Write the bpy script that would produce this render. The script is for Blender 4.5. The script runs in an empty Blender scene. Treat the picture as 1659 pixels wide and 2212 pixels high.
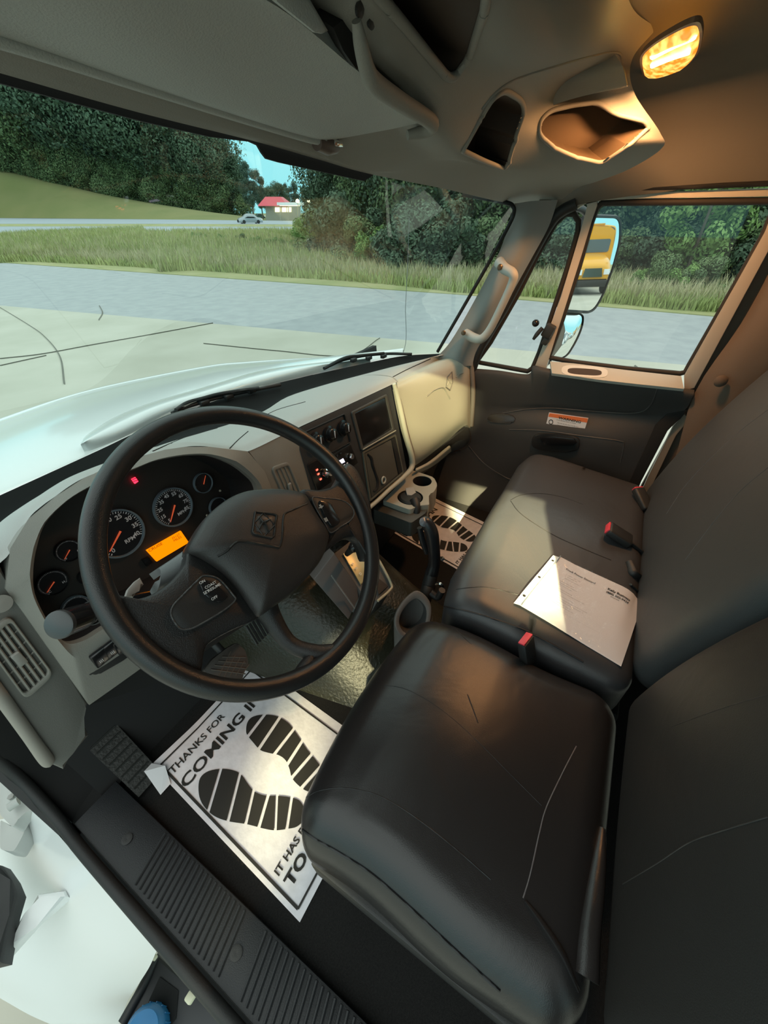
import bpy, bmesh, math, random
from math import sin, cos, pi, radians
from mathutils import Vector as V, Matrix, noise
from mathutils.bvhtree import BVHTree

random.seed(7)
SC = bpy.context.scene
COL = SC.collection

# ------------------------------------------------------------------ camera
FPX, PITCH, YAW, EYE = 850.0, radians(37.4), radians(60.0), V((0, 0, 2.30))
CD = V((cos(PITCH)*sin(YAW), cos(PITCH)*cos(YAW), -sin(PITCH)))
CR = V((cos(YAW), -sin(YAW), 0))
CU = CR.cross(CD)
cam = bpy.data.objects.new('camera', bpy.data.cameras.new('camera'))
COL.objects.link(cam)
cam.location = EYE
cam.rotation_euler = Matrix((CR, CU, -CD)).transposed().to_euler()
cam.data.sensor_fit = 'VERTICAL'
cam.data.sensor_height = 24.0
cam.data.lens = FPX/2212*24.0
cam.data.clip_start = 0.02
cam.data.clip_end = 3000
SC.camera = cam

# ------------------------------------------------------------------ world, lights, exposure
SC.view_settings.view_transform = 'Standard'
SC.view_settings.look = 'None'
SC.view_settings.gamma = 1.0
SC.view_settings.use_curve_mapping = False
SC.view_settings.exposure = 0.0
SC.cycles.max_bounces = 10
SC.cycles.transparent_max_bounces = 24
SC.cycles.caustics_reflective = False
SC.cycles.caustics_refractive = False
W = bpy.data.worlds.new('sky'); SC.world = W; W.use_nodes = True
nt = W.node_tree; nt.nodes.clear()
wo = nt.nodes.new('ShaderNodeOutputWorld'); bg = nt.nodes.new('ShaderNodeBackground')
tc = nt.nodes.new('ShaderNodeTexCoord'); sx = nt.nodes.new('ShaderNodeSeparateXYZ'); cr = nt.nodes.new('ShaderNodeValToRGB')
nt.links.new(tc.outputs['Generated'], sx.inputs[0]); nt.links.new(sx.outputs[2], cr.inputs[0])
nt.links.new(cr.outputs[0], bg.inputs[0]); nt.links.new(bg.outputs[0], wo.inputs[0])
cr.color_ramp.elements[0].position = 0.12; cr.color_ramp.elements[0].color = (.17, .39, .42, 1)
cr.color_ramp.elements[1].position = 0.42; cr.color_ramp.elements[1].color = (.61, .68, .65, 1)
SKY = 2.5
bg.inputs[1].default_value = SKY

def light(kind, name, loc, energy, color, **k):
    l = bpy.data.lights.new(name, kind); l.energy = energy; l.color = color
    for a, b in k.items(): setattr(l, a, b)
    o = bpy.data.objects.new(name, l); COL.objects.link(o); o.location = loc
    return o
def aim(o, target):
    o.rotation_euler = (V(target)-o.location).to_track_quat('-Z', 'Y').to_euler()
# yard light split into added narrow spots, each drawing one patch indoors
YC = (1.0, .90, .50)
for nm, tgt, e, size in (('light_patch_spot', (-.15, -.32, 2.375), 62000, 1.7), ('light_patch_spot', (-.15, .03, 2.385), 13000, 1.5), ('light_patch_spot', (-.15, .30, 1.27), 11000, 1.0), ('light_patch_spot', (-.15, .15, 1.50), 8000, 1.1)):
    yard = light('SPOT', nm, (tgt[0]-9.0, tgt[1]-3.15, tgt[2]+(6.3 if e == 62000 else 4.05)), e, YC, shadow_soft_size=.06, spot_size=radians(size), spot_blend=.25)
    aim(yard, tgt)

# ------------------------------------------------------------------ pixel -> point on a plane of the place
def ray(x, y): return CD + CR*((x-829.5)/FPX) + CU*((1106-y)/FPX)
def at(x, y, X=None, Y=None, Z=None, D=None):
    v = ray(x, y)
    if X is not None: t = X/v.x
    elif Y is not None: t = Y/v.y
    elif Z is not None: t = (Z-EYE.z)/v.z
    else: t = D
    return EYE + v*t
def AX(X, *p): return [at(x, y, X=X) for x, y in p]
def AY(Y, *p): return [at(x, y, Y=Y) for x, y in p]
def AZ(Z, *p): return [at(x, y, Z=Z) for x, y in p]

# ------------------------------------------------------------------ materials
MATS = {}
def mat(name, col, rough=.6, metal=0, bump=0, scale=200, var=0, vscale=8, col2=None, emit=0, detail=3, spec=None, coat=0, stretch=None, wrink=0):
    if name in MATS: return MATS[name]
    m = bpy.data.materials.new(name); m.use_nodes = True; n = m.node_tree; b = n.nodes['Principled BSDF']
    c = tuple(col)+(1,)
    b.inputs['Base Color'].default_value = c; b.inputs['Roughness'].default_value = rough; b.inputs['Metallic'].default_value = metal
    if spec is not None: b.inputs['Specular IOR Level'].default_value = spec
    if coat: b.inputs['Coat Weight'].default_value = coat; b.inputs['Coat Roughness'].default_value = .08
    if emit: b.inputs['Emission Color'].default_value = c; b.inputs['Emission Strength'].default_value = emit
    t = n.nodes.new('ShaderNodeTexCoord')
    src = t.outputs['Object']
    if stretch:
        mp = n.nodes.new('ShaderNodeMapping'); mp.inputs['Scale'].default_value = stretch
        n.links.new(src, mp.inputs[0]); src = mp.outputs[0]
    if var or col2:
        nz = n.nodes.new('ShaderNodeTexNoise'); nz.inputs['Scale'].default_value = vscale; nz.inputs['Detail'].default_value = 5
        n.links.new(src, nz.inputs['Vector'])
        rp = n.nodes.new('ShaderNodeValToRGB'); n.links.new(nz.outputs[0], rp.inputs[0])
        rp.color_ramp.elements[0].position = .35; rp.color_ramp.elements[1].position = .65
        if col2: k1, k2 = c, tuple(col2)+(1,)
        else: k1 = tuple(x*(1-var) for x in col)+(1,); k2 = tuple(min(1, x*(1+var)) for x in col)+(1,)
        rp.color_ramp.elements[0].color = k1; rp.color_ramp.elements[1].color = k2
        n.links.new(rp.outputs[0], b.inputs['Base Color'])
    last = None
    if bump:
        nb = n.nodes.new('ShaderNodeTexNoise'); nb.inputs['Scale'].default_value = scale; nb.inputs['Detail'].default_value = detail
        n.links.new(src, nb.inputs['Vector'])
        bp = n.nodes.new('ShaderNodeBump'); bp.inputs['Strength'].default_value = bump; bp.inputs['Distance'].default_value = .002
        n.links.new(nb.outputs[0], bp.inputs['Height']); last = bp
        n.links.new(bp.outputs[0], b.inputs['Normal'])
    if wrink:
        nb = n.nodes.new('ShaderNodeTexNoise'); nb.inputs['Scale'].default_value = 6; nb.inputs['Detail'].default_value = 3; nb.inputs['Distortion'].default_value = 1.2
        n.links.new(src, nb.inputs['Vector'])
        b2 = n.nodes.new('ShaderNodeBump'); b2.inputs['Strength'].default_value = wrink; b2.inputs['Distance'].default_value = .02
        n.links.new(nb.outputs[0], b2.inputs['Height'])
        if last: n.links.new(last.outputs[0], b2.inputs['Normal'])
        n.links.new(b2.outputs[0], b.inputs['Normal'])
    MATS[name] = m
    return m
def glass(name, tint, gloss=.05):
    m = bpy.data.materials.new(name); m.use_nodes = True; n = m.node_tree; n.nodes.clear()
    o = n.nodes.new('ShaderNodeOutputMaterial'); tr = n.nodes.new('ShaderNodeBsdfTransparent'); g = n.nodes.new('ShaderNodeBsdfGlossy'); mx = n.nodes.new('ShaderNodeMixShader')
    lw = n.nodes.new('ShaderNodeLayerWeight'); pw = n.nodes.new('ShaderNodeMath'); pw.operation = 'POWER'; pw.inputs[1].default_value = 4.0
    f = n.nodes.new('ShaderNodeMath'); f.operation = 'MULTIPLY_ADD'; f.inputs[1].default_value = .7; f.inputs[2].default_value = gloss
    n.links.new(lw.outputs['Facing'], pw.inputs[0]); n.links.new(pw.outputs[0], f.inputs[0])
    tr.inputs[0].default_value = tint+(1,); g.inputs['Roughness'].default_value = .02
    n.links.new(f.outputs[0], mx.inputs[0]); n.links.new(tr.outputs[0], mx.inputs[1]); n.links.new(g.outputs[0], mx.inputs[2]); n.links.new(mx.outputs[0], o.inputs[0])
    MATS[name] = m
    return m

GREY = mat('grey_plastic', (.28, .275, .255), .55, bump=.15, scale=900)
GREY_D = mat('dark_grey_plastic', (.115, .112, .108), .6, bump=.3, scale=900)
HEAD = mat('headliner_plastic', (.24, .235, .21), .7, bump=.2, scale=700)
CEIL = mat('ceiling_cloth', (.14, .125, .10), .95, bump=.3, scale=1500)
VIS = mat('visor_vinyl', (.36, .375, .355), .7, bump=.3, scale=600)
BLK = mat('black_plastic', (.018, .018, .018), .5, bump=.2, scale=900)
BLK_G = mat('glossy_black_plastic', (.012, .012, .013), .18)
BLK_M = mat('matte_black', (.008, .008, .008), .85)
RUB = mat('black_rubber', (.014, .014, .014), .6, bump=.2, scale=500)
LEA = mat('black_leather', (.020, .0185, .019), .28, bump=.16, scale=800, detail=6, wrink=.12)
LEA_B = mat('grey_black_bench_leather', (.044, .045, .049), .36, bump=.16, scale=800, detail=6, wrink=.10)
WHL = mat('steering_wheel_leather', (.016, .0155, .016), .30, bump=.2, scale=900, detail=5)
WHP = mat('hub_cover_vinyl', (.030, .027, .026), .36, bump=.35, scale=900, detail=5)
CARP = mat('dark_floor_carpet', (.009, .0085, .008), 1, bump=1, scale=900, var=.5, vscale=300)
SHEET = mat('paper_mat_white', (.78, .76, .80), .75, bump=.4, scale=60, var=.06, vscale=40)
INK = mat('black_ink', (.02, .018, .015), .7)
WHT = mat('white_paper', (.80, .78, .80), .5)
PAINT = mat('white_truck_paint', (.78, .80, .80), .25, coat=.6)
TAN = mat('beige_painted_door_frame', (.52, .47, .40), .45)
CHR = mat('chrome', (.8, .8, .8), .12, metal=1)
MIR = mat('mirror_glass', (.93, .95, .95), .01, metal=1)
RED = mat('red_buckle_button', (.75, .06, .09), .4)

# ------------------------------------------------------------------ mesh helpers
def link(o, parent=None):
    COL.objects.link(o)
    if parent is not None:
        o.parent = parent
        if parent.type == 'EMPTY': o.location = -parent.location
    return o
def mesh(name, vs, fs, m, parent=None, smooth=True, ms=None, idx=None, sharp=None):
    d = bpy.data.meshes.new(name); d.from_pydata([tuple(v) for v in vs], [], fs); d.update()
    for q in ([m] if not isinstance(m, (list, tuple)) else m): d.materials.append(q)
    if idx:
        for p, i in zip(d.polygons, idx): p.material_index = i
    if smooth: d.shade_smooth()
    if sharp: d.set_sharp_from_angle(angle=radians(sharp))
    o = bpy.data.objects.new(name, d)
    return link(o, parent)
def frombm(name, bm, m, parent=None, smooth=True, sharp=40):
    bmesh.ops.recalc_face_normals(bm, faces=bm.faces)
    d = bpy.data.meshes.new(name); bm.to_mesh(d); bm.free()
    for q in ([m] if not isinstance(m, (list, tuple)) else m): d.materials.append(q)
    if smooth:
        d.shade_smooth()
        if sharp: d.set_sharp_from_angle(angle=radians(sharp))
    return link(bpy.data.objects.new(name, d), parent)
def tag(o, label, cat, group=None, kind=None):
    o['label'] = label; o['category'] = cat
    if group: o['group'] = group
    if kind: o['kind'] = kind
    return o
def struct(o): o['kind'] = 'structure'; return o
def thing(name, loc, label, cat, group=None):
    o = bpy.data.objects.new(name, None); COL.objects.link(o); o.location = loc; o.empty_display_size = .05
    if label: tag(o, label, cat, group)
    return o
def cr_(p0, p1, p2, p3, t):
    return .5*((2*p1)+(p2-p0)*t+(2*p0-5*p1+4*p2-p3)*t*t+(3*p1-p0-3*p2+p3)*t**3)
def spline(P, n, closed=False, lin=False):
    P = [V(p) for p in P]; N = len(P); out = []
    segs = N if closed else N-1
    for k in range(n if closed else n+1):
        s = k*segs/n; i = min(int(s), segs-1); t = s-i
        if lin: out.append(P[i].lerp(P[(i+1) % N], t)); continue
        if closed: a, b, c_, d_ = P[(i-1) % N], P[i], P[(i+1) % N], P[(i+2) % N]
        else: a, b, c_, d_ = (P[i-1] if i else 2*P[0]-P[1]), P[i], P[i+1], (P[i+2] if i+2 < N else 2*P[-1]-P[-2])
        out.append(cr_(a, b, c_, d_, t))
    return out
def addgrid(bm, rows, nu, nv, lin=False, linv=False):
    R = [spline(r, nu, lin=lin) for r in rows]
    cols = [spline([r[i] for r in R], nv, lin=linv) for i in range(nu+1)]
    vs = [[bm.verts.new(cols[i][j]) for j in range(nv+1)] for i in range(nu+1)]
    for i in range(nu):
        for j in range(nv): bm.faces.new((vs[i][j], vs[i+1][j], vs[i+1][j+1], vs[i][j+1]))
    return vs
def thicken(bm, t):
    # give a sheet thickness t along its normals
    bm.normal_update()
    vs = list(bm.verts); fs = list(bm.faces); be = [e for e in bm.edges if len(e.link_faces) == 1]
    mp = {v: bm.verts.new(v.co + v.normal*t) for v in vs}
    for f in fs: bm.faces.new([mp[v] for v in reversed(f.verts)])
    for e in be:
        a, b = e.verts
        try: bm.faces.new((b, a, mp[a], mp[b]))
        except ValueError: pass
def grid(name, rows, m, parent=None, nu=40, nv=20, thick=0, lin=False, linv=False, cut=None, sharp=50):
    bm = bmesh.new(); addgrid(bm, rows, nu, nv, lin, linv)
    if cut:
        for poly in cut:
            dead = [f for f in bm.faces if inpoly(pix(f.calc_center_median()), poly)]
            bmesh.ops.delete(bm, geom=dead, context='FACES')
    if thick:
        bmesh.ops.recalc_face_normals(bm, faces=bm.faces); bm.normal_update()
        f = next(iter(bm.faces)); s = 0
        for f in bm.faces: s += f.normal.dot(f.calc_center_median()-EYE)
        thicken(bm, thick if s > 0 else -thick)       # grow away from the cab's inside
    return frombm(name, bm, m, parent, sharp=sharp)
def pix(p):
    q = V(p)-EYE; z = q.dot(CD)
    if z <= 1e-4: return (-9999, -9999)
    return (829.5+FPX*q.dot(CR)/z, 1106-FPX*q.dot(CU)/z)
def inpoly(p, poly):
    x, y = p; c = False; n = len(poly)
    for i in range(n):
        x1, y1 = poly[i]; x2, y2 = poly[i-1]
        if (y1 > y) != (y2 > y) and x < (x2-x1)*(y-y1)/(y2-y1)+x1: c = not c
    return c
def tube(name, P, r, m, parent=None, seg=10, n=None, closed=False, lin=False, flat=1.0, caps=True):
    bm = bmesh.new(); addtube(bm, P, r, seg, n, closed, lin, flat, caps)
    return frombm(name, bm, m, parent, sharp=60)
def addtube(bm, P, r, seg=10, n=None, closed=False, lin=False, flat=1.0, caps=True):
    n = n or max(2, 6*len(P)); rr = r if isinstance(r, (list, tuple)) else [r]*len(P)
    if lin and not closed: pts = [V(p) for p in P]; R = list(rr)
    else:
        pts = spline(P, n, closed, lin); R = [v.x for v in spline([V((q, 0, 0)) for q in rr], n, closed, lin)]
    N = len(pts); rings = []; up = None
    for i, p in enumerate(pts):
        a = pts[(i-1) % N] if (closed or i) else pts[0]; b = pts[(i+1) % N] if (closed or i < N-1) else pts[-1]
        t = (b-a).normalized()
        if up is None: up = t.orthogonal().normalized()
        up = (up-t*up.dot(t)).normalized(); s = t.cross(up)
        rings.append([bm.verts.new(p+(up*cos(2*pi*k/seg)*flat+s*sin(2*pi*k/seg))*R[i]) for k in range(seg)])
    for i in range(N if closed else N-1):
        A, B = rings[i], rings[(i+1) % N]
        for k in range(seg): bm.faces.new((A[k], A[(k+1) % seg], B[(k+1) % seg], B[k]))
    if caps and not closed: bm.faces.new(rings[0][::-1]); bm.faces.new(rings[-1])
def addprism(bm, P, d, bev=0, seg=2):
    # polygon P (front) extruded by vector d, front edge optionally bevelled
    P = [V(p) for p in P]; d = V(d)
    a = [bm.verts.new(p) for p in P]; b = [bm.verts.new(p+d) for p in P]
    n = len(P); f0 = bm.faces.new(a); bm.faces.new(b[::-1])
    for i in range(n): bm.faces.new((a[i-1], a[i], b[i], b[i-1]))
    if bev:
        es = list(f0.edges)
        bmesh.ops.bevel(bm, geom=es, offset=bev, segments=seg, affect='EDGES', profile=.5, clamp_overlap=True)
def prism(name, P, d, m, parent=None, bev=0, seg=2, rnd=0):
    if rnd: P = roundpoly(P, rnd)
    bm = bmesh.new(); addprism(bm, P, d, bev, seg); return frombm(name, bm, m, parent, sharp=40)
def roundpoly(P, r, n=5):
    P = [V(p) for p in P]; out = []
    for i in range(len(P)):
        a, b, c_ = P[i-1], P[i], P[(i+1) % len(P)]
        u = (a-b); w = (c_-b); k = min(r, u.length*.49, w.length*.49)
        s, e = b+u.normalized()*k, b+w.normalized()*k
        for j in range(n+1):
            t = j/n; out.append(s.lerp(b, t).lerp(b.lerp(e, t), t))
    return out
def ringplate(name, outer, inner, d, m, parent=None, n=64, bev=0):
    # a frame between two closed loops (same number of control points), extruded by d
    bm = bmesh.new(); d = V(d)
    O_, I_ = [V(p) for p in outer], [V(p) for p in inner]
    assert len(O_) == len(I_)
    k = len(O_)
    a = [bm.verts.new(p) for p in O_]; b = [bm.verts.new(p) for p in I_]
    a2 = [bm.verts.new(p+d) for p in O_]; b2 = [bm.verts.new(p+d) for p in I_]
    for i in range(k):
        bm.faces.new((a[i-1], a[i], b[i], b[i-1])); bm.faces.new((a2[i], a2[i-1], b2[i-1], b2[i]))
        bm.faces.new((a[i], a[i-1], a2[i-1], a2[i])); bm.faces.new((b[i-1], b[i], b2[i], b2[i-1]))
    if bev:
        es = [e for e in bm.edges if all(v in a for v in e.verts) or all(v in b for v in e.verts)]
        bmesh.ops.bevel(bm, geom=es, offset=bev, segments=2, affect='EDGES', profile=.5)
    return frombm(name, bm, m, parent, sharp=40)
def scale_loop(P, k, c=None):
    P = [V(p) for p in P]; c = c or sum(P, V())/len(P)
    return [c+(p-c)*k for p in P]
def addbox(bm, c, s, M=None, bev=0, seg=2):
    r = bmesh.ops.create_cube(bm, size=1); vs = r['verts']; c = V(c)
    for v in vs:
        q = V((v.co.x*s[0], v.co.y*s[1], v.co.z*s[2]))
        v.co = c+(M @ q if M else q)
    if bev:
        es = list({e for v in vs for e in v.link_edges})
        bmesh.ops.bevel(bm, geom=es, offset=bev, segments=seg, affect='EDGES', profile=.5, clamp_overlap=True)
def box(name, c, s, m, parent=None, M=None, bev=.003, seg=2):
    bm = bmesh.new(); addbox(bm, c, s, M, bev, seg); return frombm(name, bm, m, parent)
def addlathe(bm, prof, c, ax=(0, 0, 1), seg=32, cap=True):
    c = V(c); ax = V(ax).normalized(); u = ax.orthogonal().normalized(); w = ax.cross(u); R = []
    for r, h in prof: R.append([bm.verts.new(c+ax*h+(u*cos(2*pi*k/seg)+w*sin(2*pi*k/seg))*max(r, 1e-5)) for k in range(seg)])
    for A, B in zip(R, R[1:]):
        for k in range(seg): bm.faces.new((A[k], A[(k+1) % seg], B[(k+1) % seg], B[k]))
    if cap: bm.faces.new(R[0][::-1]); bm.faces.new(R[-1])
def lathe(name, prof, c, m, parent=None, ax=(0, 0, 1), seg=32, cap=True, sharp=40):
    bm = bmesh.new(); addlathe(bm, prof, c, ax, seg, cap); return frombm(name, bm, m, parent, sharp=sharp)
def rcube(name, fn, size, r, m, parent=None, n=(20, 20, 8)):
    # rounded cushion: a finely divided cube with rounding r, each point then placed by fn(local point)
    bm = bmesh.new(); hx, hy, hz = [k/2 for k in size]
    H = (hx, hy, hz); cache = {}
    def vert(i, j, k):
        key = (i, j, k)
        if key in cache: return cache[key]
        p = V((-hx+2*hx*i/n[0], -hy+2*hy*j/n[1], -hz+2*hz*k/n[2]))
        q = V([max(-H[a]+r, min(H[a]-r, p[a])) for a in range(3)])
        d = p-q
        if d.length > 1e-9: p = q+d.normalized()*r
        cache[key] = bm.verts.new(fn(p)); return cache[key]
    for i in range(n[0]):
        for j in range(n[1]):
            for k in (0, n[2]): bm.faces.new((vert(i, j, k), vert(i+1, j, k), vert(i+1, j+1, k), vert(i, j+1, k)))
    for i in range(n[0]):
        for k in range(n[2]):
            for j in (0, n[1]): bm.faces.new((vert(i, j, k), vert(i+1, j, k), vert(i+1, j, k+1), vert(i, j, k+1)))
    for j in range(n[1]):
        for k in range(n[2]):
            for i in (0, n[0]): bm.faces.new((vert(i, j, k), vert(i, j+1, k), vert(i, j+1, k+1), vert(i, j, k+1)))
    return frombm(name, bm, m, parent, sharp=None)
def text(name, s, org, xd, yd, h, m, parent=None, ext=.0004, wide=1.0, bold=0.0, align='LEFT', spacing=1.0):
    cu = bpy.data.curves.new(name, 'FONT'); cu.body = s; cu.size = 1.0; cu.extrude = 0; cu.offset = bold; cu.align_x = align; cu.space_character = spacing
    cu.resolution_u = 3
    t = bpy.data.objects.new(name, cu); COL.objects.link(t)
    dg = bpy.context.evaluated_depsgraph_get(); dg.update()
    d = bpy.data.meshes.new_from_object(t.evaluated_get(dg)); bpy.data.objects.remove(t); 
    xd = V(xd).normalized(); yd = V(yd); yd = (yd-xd*yd.dot(xd)).normalized(); zd = xd.cross(yd)
    M = Matrix((xd*h*wide, yd*h, zd*h)).transposed().to_4x4(); M.translation = V(org)
    d.transform(M)
    d.materials.clear(); d.materials.append(m)
    return link(bpy.data.objects.new(name, d), parent)
def join(name, objs, parent=None):
    # merge several meshes of one part into one mesh object
    bm = bmesh.new(); mats = []
    for o in objs:
        base = len(bm.faces); bm.from_mesh(o.data); bm.faces.ensure_lookup_table()
        for f in bm.faces[base:]:
            q = o.data.materials[f.material_index]
            if q not in mats: mats.append(q)
            f.material_index = mats.index(q)
    d = bpy.data.meshes.new(name); bm.to_mesh(d); bm.free()
    for q in mats: d.materials.append(q)
    for o in objs: bpy.data.objects.remove(o)
    return link(bpy.data.objects.new(name, d), parent)
def bvh(*objs):
    vs, fs = [], []
    for o in objs:
        b = len(vs); vs += [v.co.copy() for v in o.data.vertices]; fs += [[i+b for i in p.vertices] for p in o.data.polygons]
    return BVHTree.FromPolygons(vs, fs)
def onsurf(tree, pts, lift=.0, fz=None):
    out = []
    for x, y in pts:
        d = ray(x, y).normalized(); h = tree.ray_cast(EYE, d)
        if h[0] is not None: out.append(h[0]-d*lift)
        elif fz: out.append(at(x, y, Z=fz))
    return out
def seam(tree, pts, parent, r=.0013, m=None, n=None, name='seam', lift=0):
    pts = [tuple(p) for p in spline([V((x, y, 0)) for x, y in pts], (n or 8*len(pts)))]
    P = onsurf(tree, [(p[0], p[1]) for p in pts], lift)
    if len(P) > 2: return tube(name, P, r, m or BLK, parent, seg=6, lin=True)
# ================================================================== OUTSIDE
LOT = mat('pale_concrete', (.43, .415, .345), .9, bump=.5, scale=6, col2=(.50, .48, .41), vscale=.7, detail=8)
ASPH = mat('asphalt', (.32, .335, .35), .85, bump=.6, scale=14, col2=(.37, .385, .395), vscale=2.5, detail=8)
GRASSG = mat('verge_soil_grass', (.26, .28, .11), 1, bump=1, scale=5, col2=(.36, .34, .17), vscale=.6)
HILLG = mat('mown_hill_grass', (.19, .20, .075), 1, bump=1, scale=2, col2=(.23, .22, .09), vscale=.08)
def flat(name, pts, z, m, th=.3):
    P = [V((p[0], p[1], z)) for p in pts]
    return struct(prism(name, P, (0, 0, -th), m))
flat('concrete_lot', [(-60, -70), (12, -70), (10.6, -12), (9.42, -1.28), (8.49, 3.6), (5.75, 16.9), (-8, 85), (-60, 85)], 0, LOT)
flat('asphalt_road', [(12, -70), (16, -70), (15.2, -20), (14.8, -1.85), (14.67, 5.3), (13.6, 15), (11.84, 31.8), (2, 90), (-8, 85), (5.75, 16.9), (8.49, 3.6), (9.42, -1.28), (10.6, -12)], -.004, ASPH)
flat('grass_verge', [(16, -70), (120, -70), (120, 50), (75, 52), (43, 92), (25, 130), (2, 90), (11.84, 31.8), (13.6, 15), (14.67, 5.3), (14.8, -1.85), (15.2, -20)], .02, GRASSG)
# cracks and joints in the concrete, as thin tar strips lying in the slab
TAR = mat('tar_filled_crack', (.17, .165, .14), .9)
for pl in ([(-40, 640), (60, 700), (100, 730), (130, 770), (140, 830)], [(0, 775), (90, 765), (200, 745), (330, 722), (460, 698)], [(0, 790), (100, 768)],
           [(215, 660), (222, 676), (214, 692)], [(440, 742), (600, 758), (750, 768), (820, 730)], [(1370, 790), (1385, 800), (1420, 806)]):
    o = tube('pavement_crack', [at(x, y, Z=.004) for x, y in pl], .022, TAR, seg=4, flat=.2); struct(o)

def leafmat(name, c, c2):
    m = mat(name, c, .8, col2=c2, vscale=1.5)
    return m
LEAF = [leafmat('dark_green_leaves', (.065, .105, .065), (.10, .15, .085)), leafmat('mid_green_leaves', (.10, .155, .07), (.16, .22, .09)),
        leafmat('light_green_leaves', (.16, .27, .08), (.22, .34, .10)), leafmat('blue_green_pine_leaves', (.055, .10, .075), (.08, .13, .09))]
BARK = mat('grey_bark', (.12, .10, .075), .9, bump=1, scale=20)
def crownmesh(name, seed, n, rx, rz, zc, leaf, lmat, clumps, gap=.0):
    rnd = random.Random(seed); vs, fs = [], []
    C = []
    for i in range(clumps):
        a = rnd.uniform(0, 2*pi); h = rnd.uniform(-1, 1); rr = math.sqrt(max(0, 1-h*h))*rnd.uniform(.3, 1)
        C.append((V((rx*rr*cos(a), rx*rr*sin(a), zc+rz*h*.85)), rnd.uniform(.28, .5)*min(rx, rz)))
    for i in range(n):
        c, r = C[i % clumps]
        d = V((rnd.gauss(0, 1), rnd.gauss(0, 1), rnd.gauss(0, 1))).normalized()
        p = c+d*r*(rnd.uniform(.3, 1.0)**.5)
        u = (d.cross(V((rnd.gauss(0, 1), rnd.gauss(0, 1), rnd.gauss(0, 1))))).normalized(); w = (d*.6+V((rnd.gauss(0, .5),)*3)).cross(u).normalized()
        s = leaf*rnd.uniform(.6, 1.4)
        b = len(vs); vs += [p-u*s, p-w*s*.55, p+u*s, p+w*s*.55]; fs.append((b, b+1, b+2, b+3))
    d = bpy.data.meshes.new(name); d.from_pydata([tuple(v) for v in vs], [], fs); d.materials.append(lmat)
    return d
def trunkmesh(name, h, r, seed=0, branches=5):
    rnd = random.Random(seed); bm = bmesh.new()
    addtube(bm, [(0, 0, -.3), (.05*h*rnd.uniform(-1, 1), 0, h*.5), (0, .04*h, h)], [r, r*.75, r*.3], seg=8)
    for i in range(branches):
        a = rnd.uniform(0, 2*pi); z = h*rnd.uniform(.4, .85); L = h*.28
        addtube(bm, [(0, 0, z), (L*.5*cos(a), L*.5*sin(a), z+L*.35), (L*cos(a), L*sin(a), z+L*.8)], [r*.35, r*.22, r*.08], seg=6)
    bmesh.ops.recalc_face_normals(bm, faces=bm.faces)
    d = bpy.data.meshes.new(name); bm.to_mesh(d); bm.free(); d.materials.append(BARK); return d
PROTO = [(crownmesh('oak_crown', 1, 26000, 3.6, 3.9, 6.6, .115, LEAF[0], 60), trunkmesh('oak_trunk', 8, .28, 1)),
         (crownmesh('pine_crown', 2, 20000, 2.4, 5.2, 8.0, .105, LEAF[3], 46), trunkmesh('pine_trunk', 11, .22, 2)),
         (crownmesh('elm_crown', 3, 24000, 3.3, 3.3, 4.6, .10, LEAF[1], 56), trunkmesh('elm_trunk', 6, .2, 3)),
         (crownmesh('sapling_crown', 4, 6000, 1.0, 1.9, 2.3, .06, LEAF[2], 22), trunkmesh('sapling_trunk', 3.2, .05, 4))]
BUSH = [crownmesh('bush_leaves', 5, 6000, 1.3, .8, .7, .05, LEAF[1], 20), crownmesh('bright_bush_leaves', 6, 6000, 1.2, .8, .7, .05, LEAF[2], 20),
        crownmesh('dark_bush_leaves', 8, 7000, 1.6, 1.1, .9, .065, LEAF[0], 20)]
def tree(kind, p, s, label, group, rz=None, sz=None):
    r = thing('tree' if kind != 1 else 'pine_tree', p, label, 'tree', group)
    for d, n in zip(PROTO[kind], ('crown', 'trunk')):
        o = bpy.data.objects.new(n, d); COL.objects.link(o); o.parent = r; o.location = (0, 0, 0)
    r.scale = (s, s, sz or s); r.rotation_euler.z = rz if rz is not None else random.uniform(0, 6.28)
    return r
KN = ('broad dark', 'narrow pine', 'bushy green')
def sect(px, a, b, names):
    k = int((px-a)/(b-a)*len(names)); return names[max(0, min(len(names)-1, k))]
HN = ('far left', 'left of middle', 'right of middle', 'right end')
def bush(kind, p, s, label, group, sz=None):
    o = bpy.data.objects.new('bush', BUSH[kind]); COL.objects.link(o); o.location = p; o.scale = (s, s, sz or s); o.rotation_euler.z = random.uniform(0, 6.28)
    return tag(o, label, 'bush', group)
def gp(px, D, z=0.0):
    # ground point seen in image column px, D metres ahead of the camera
    v = ray(px, 456); h = V((v.x, v.y, 0)); k = D/h.length
    return V((h.x*k, h.y*k, z))

# far highway, its median and the grassy hill behind it
HW = mat('pale_highway_asphalt', (.33, .36, .40), .9)
def band(name, low, high, m, z=.03, z2=None):
    n = len(low)-1; rows = [[at(x, y, Z=z) for x, y in low], [at(x, y, Z=z2 if z2 is not None else z) for x, y in high]]
    o = grid(name, rows, m, nu=n, nv=1, lin=True, linv=True); return struct(o)
band('highway_lane_near', [(-700, 530), (0, 503), (350, 502), (740, 500)], [(-700, 512), (0, 489), (350, 489), (740, 490)], HW, .10)
band('highway_median', [(-700, 512), (0, 489), (350, 489), (740, 490)], [(-700, 505), (0, 483.5), (350, 483.5), (740, 485)], GRASSG, .11)
band('highway_lane_far', [(-700, 505), (0, 483.5), (350, 483.5), (740, 485)], [(-700, 485), (0, 471), (350, 474), (740, 478)], HW, .12)
lo = [at(x, y, Z=.1) for x, y in [(-700, 485), (-250, 474), (0, 471), (350, 474), (560, 477)]]
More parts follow.
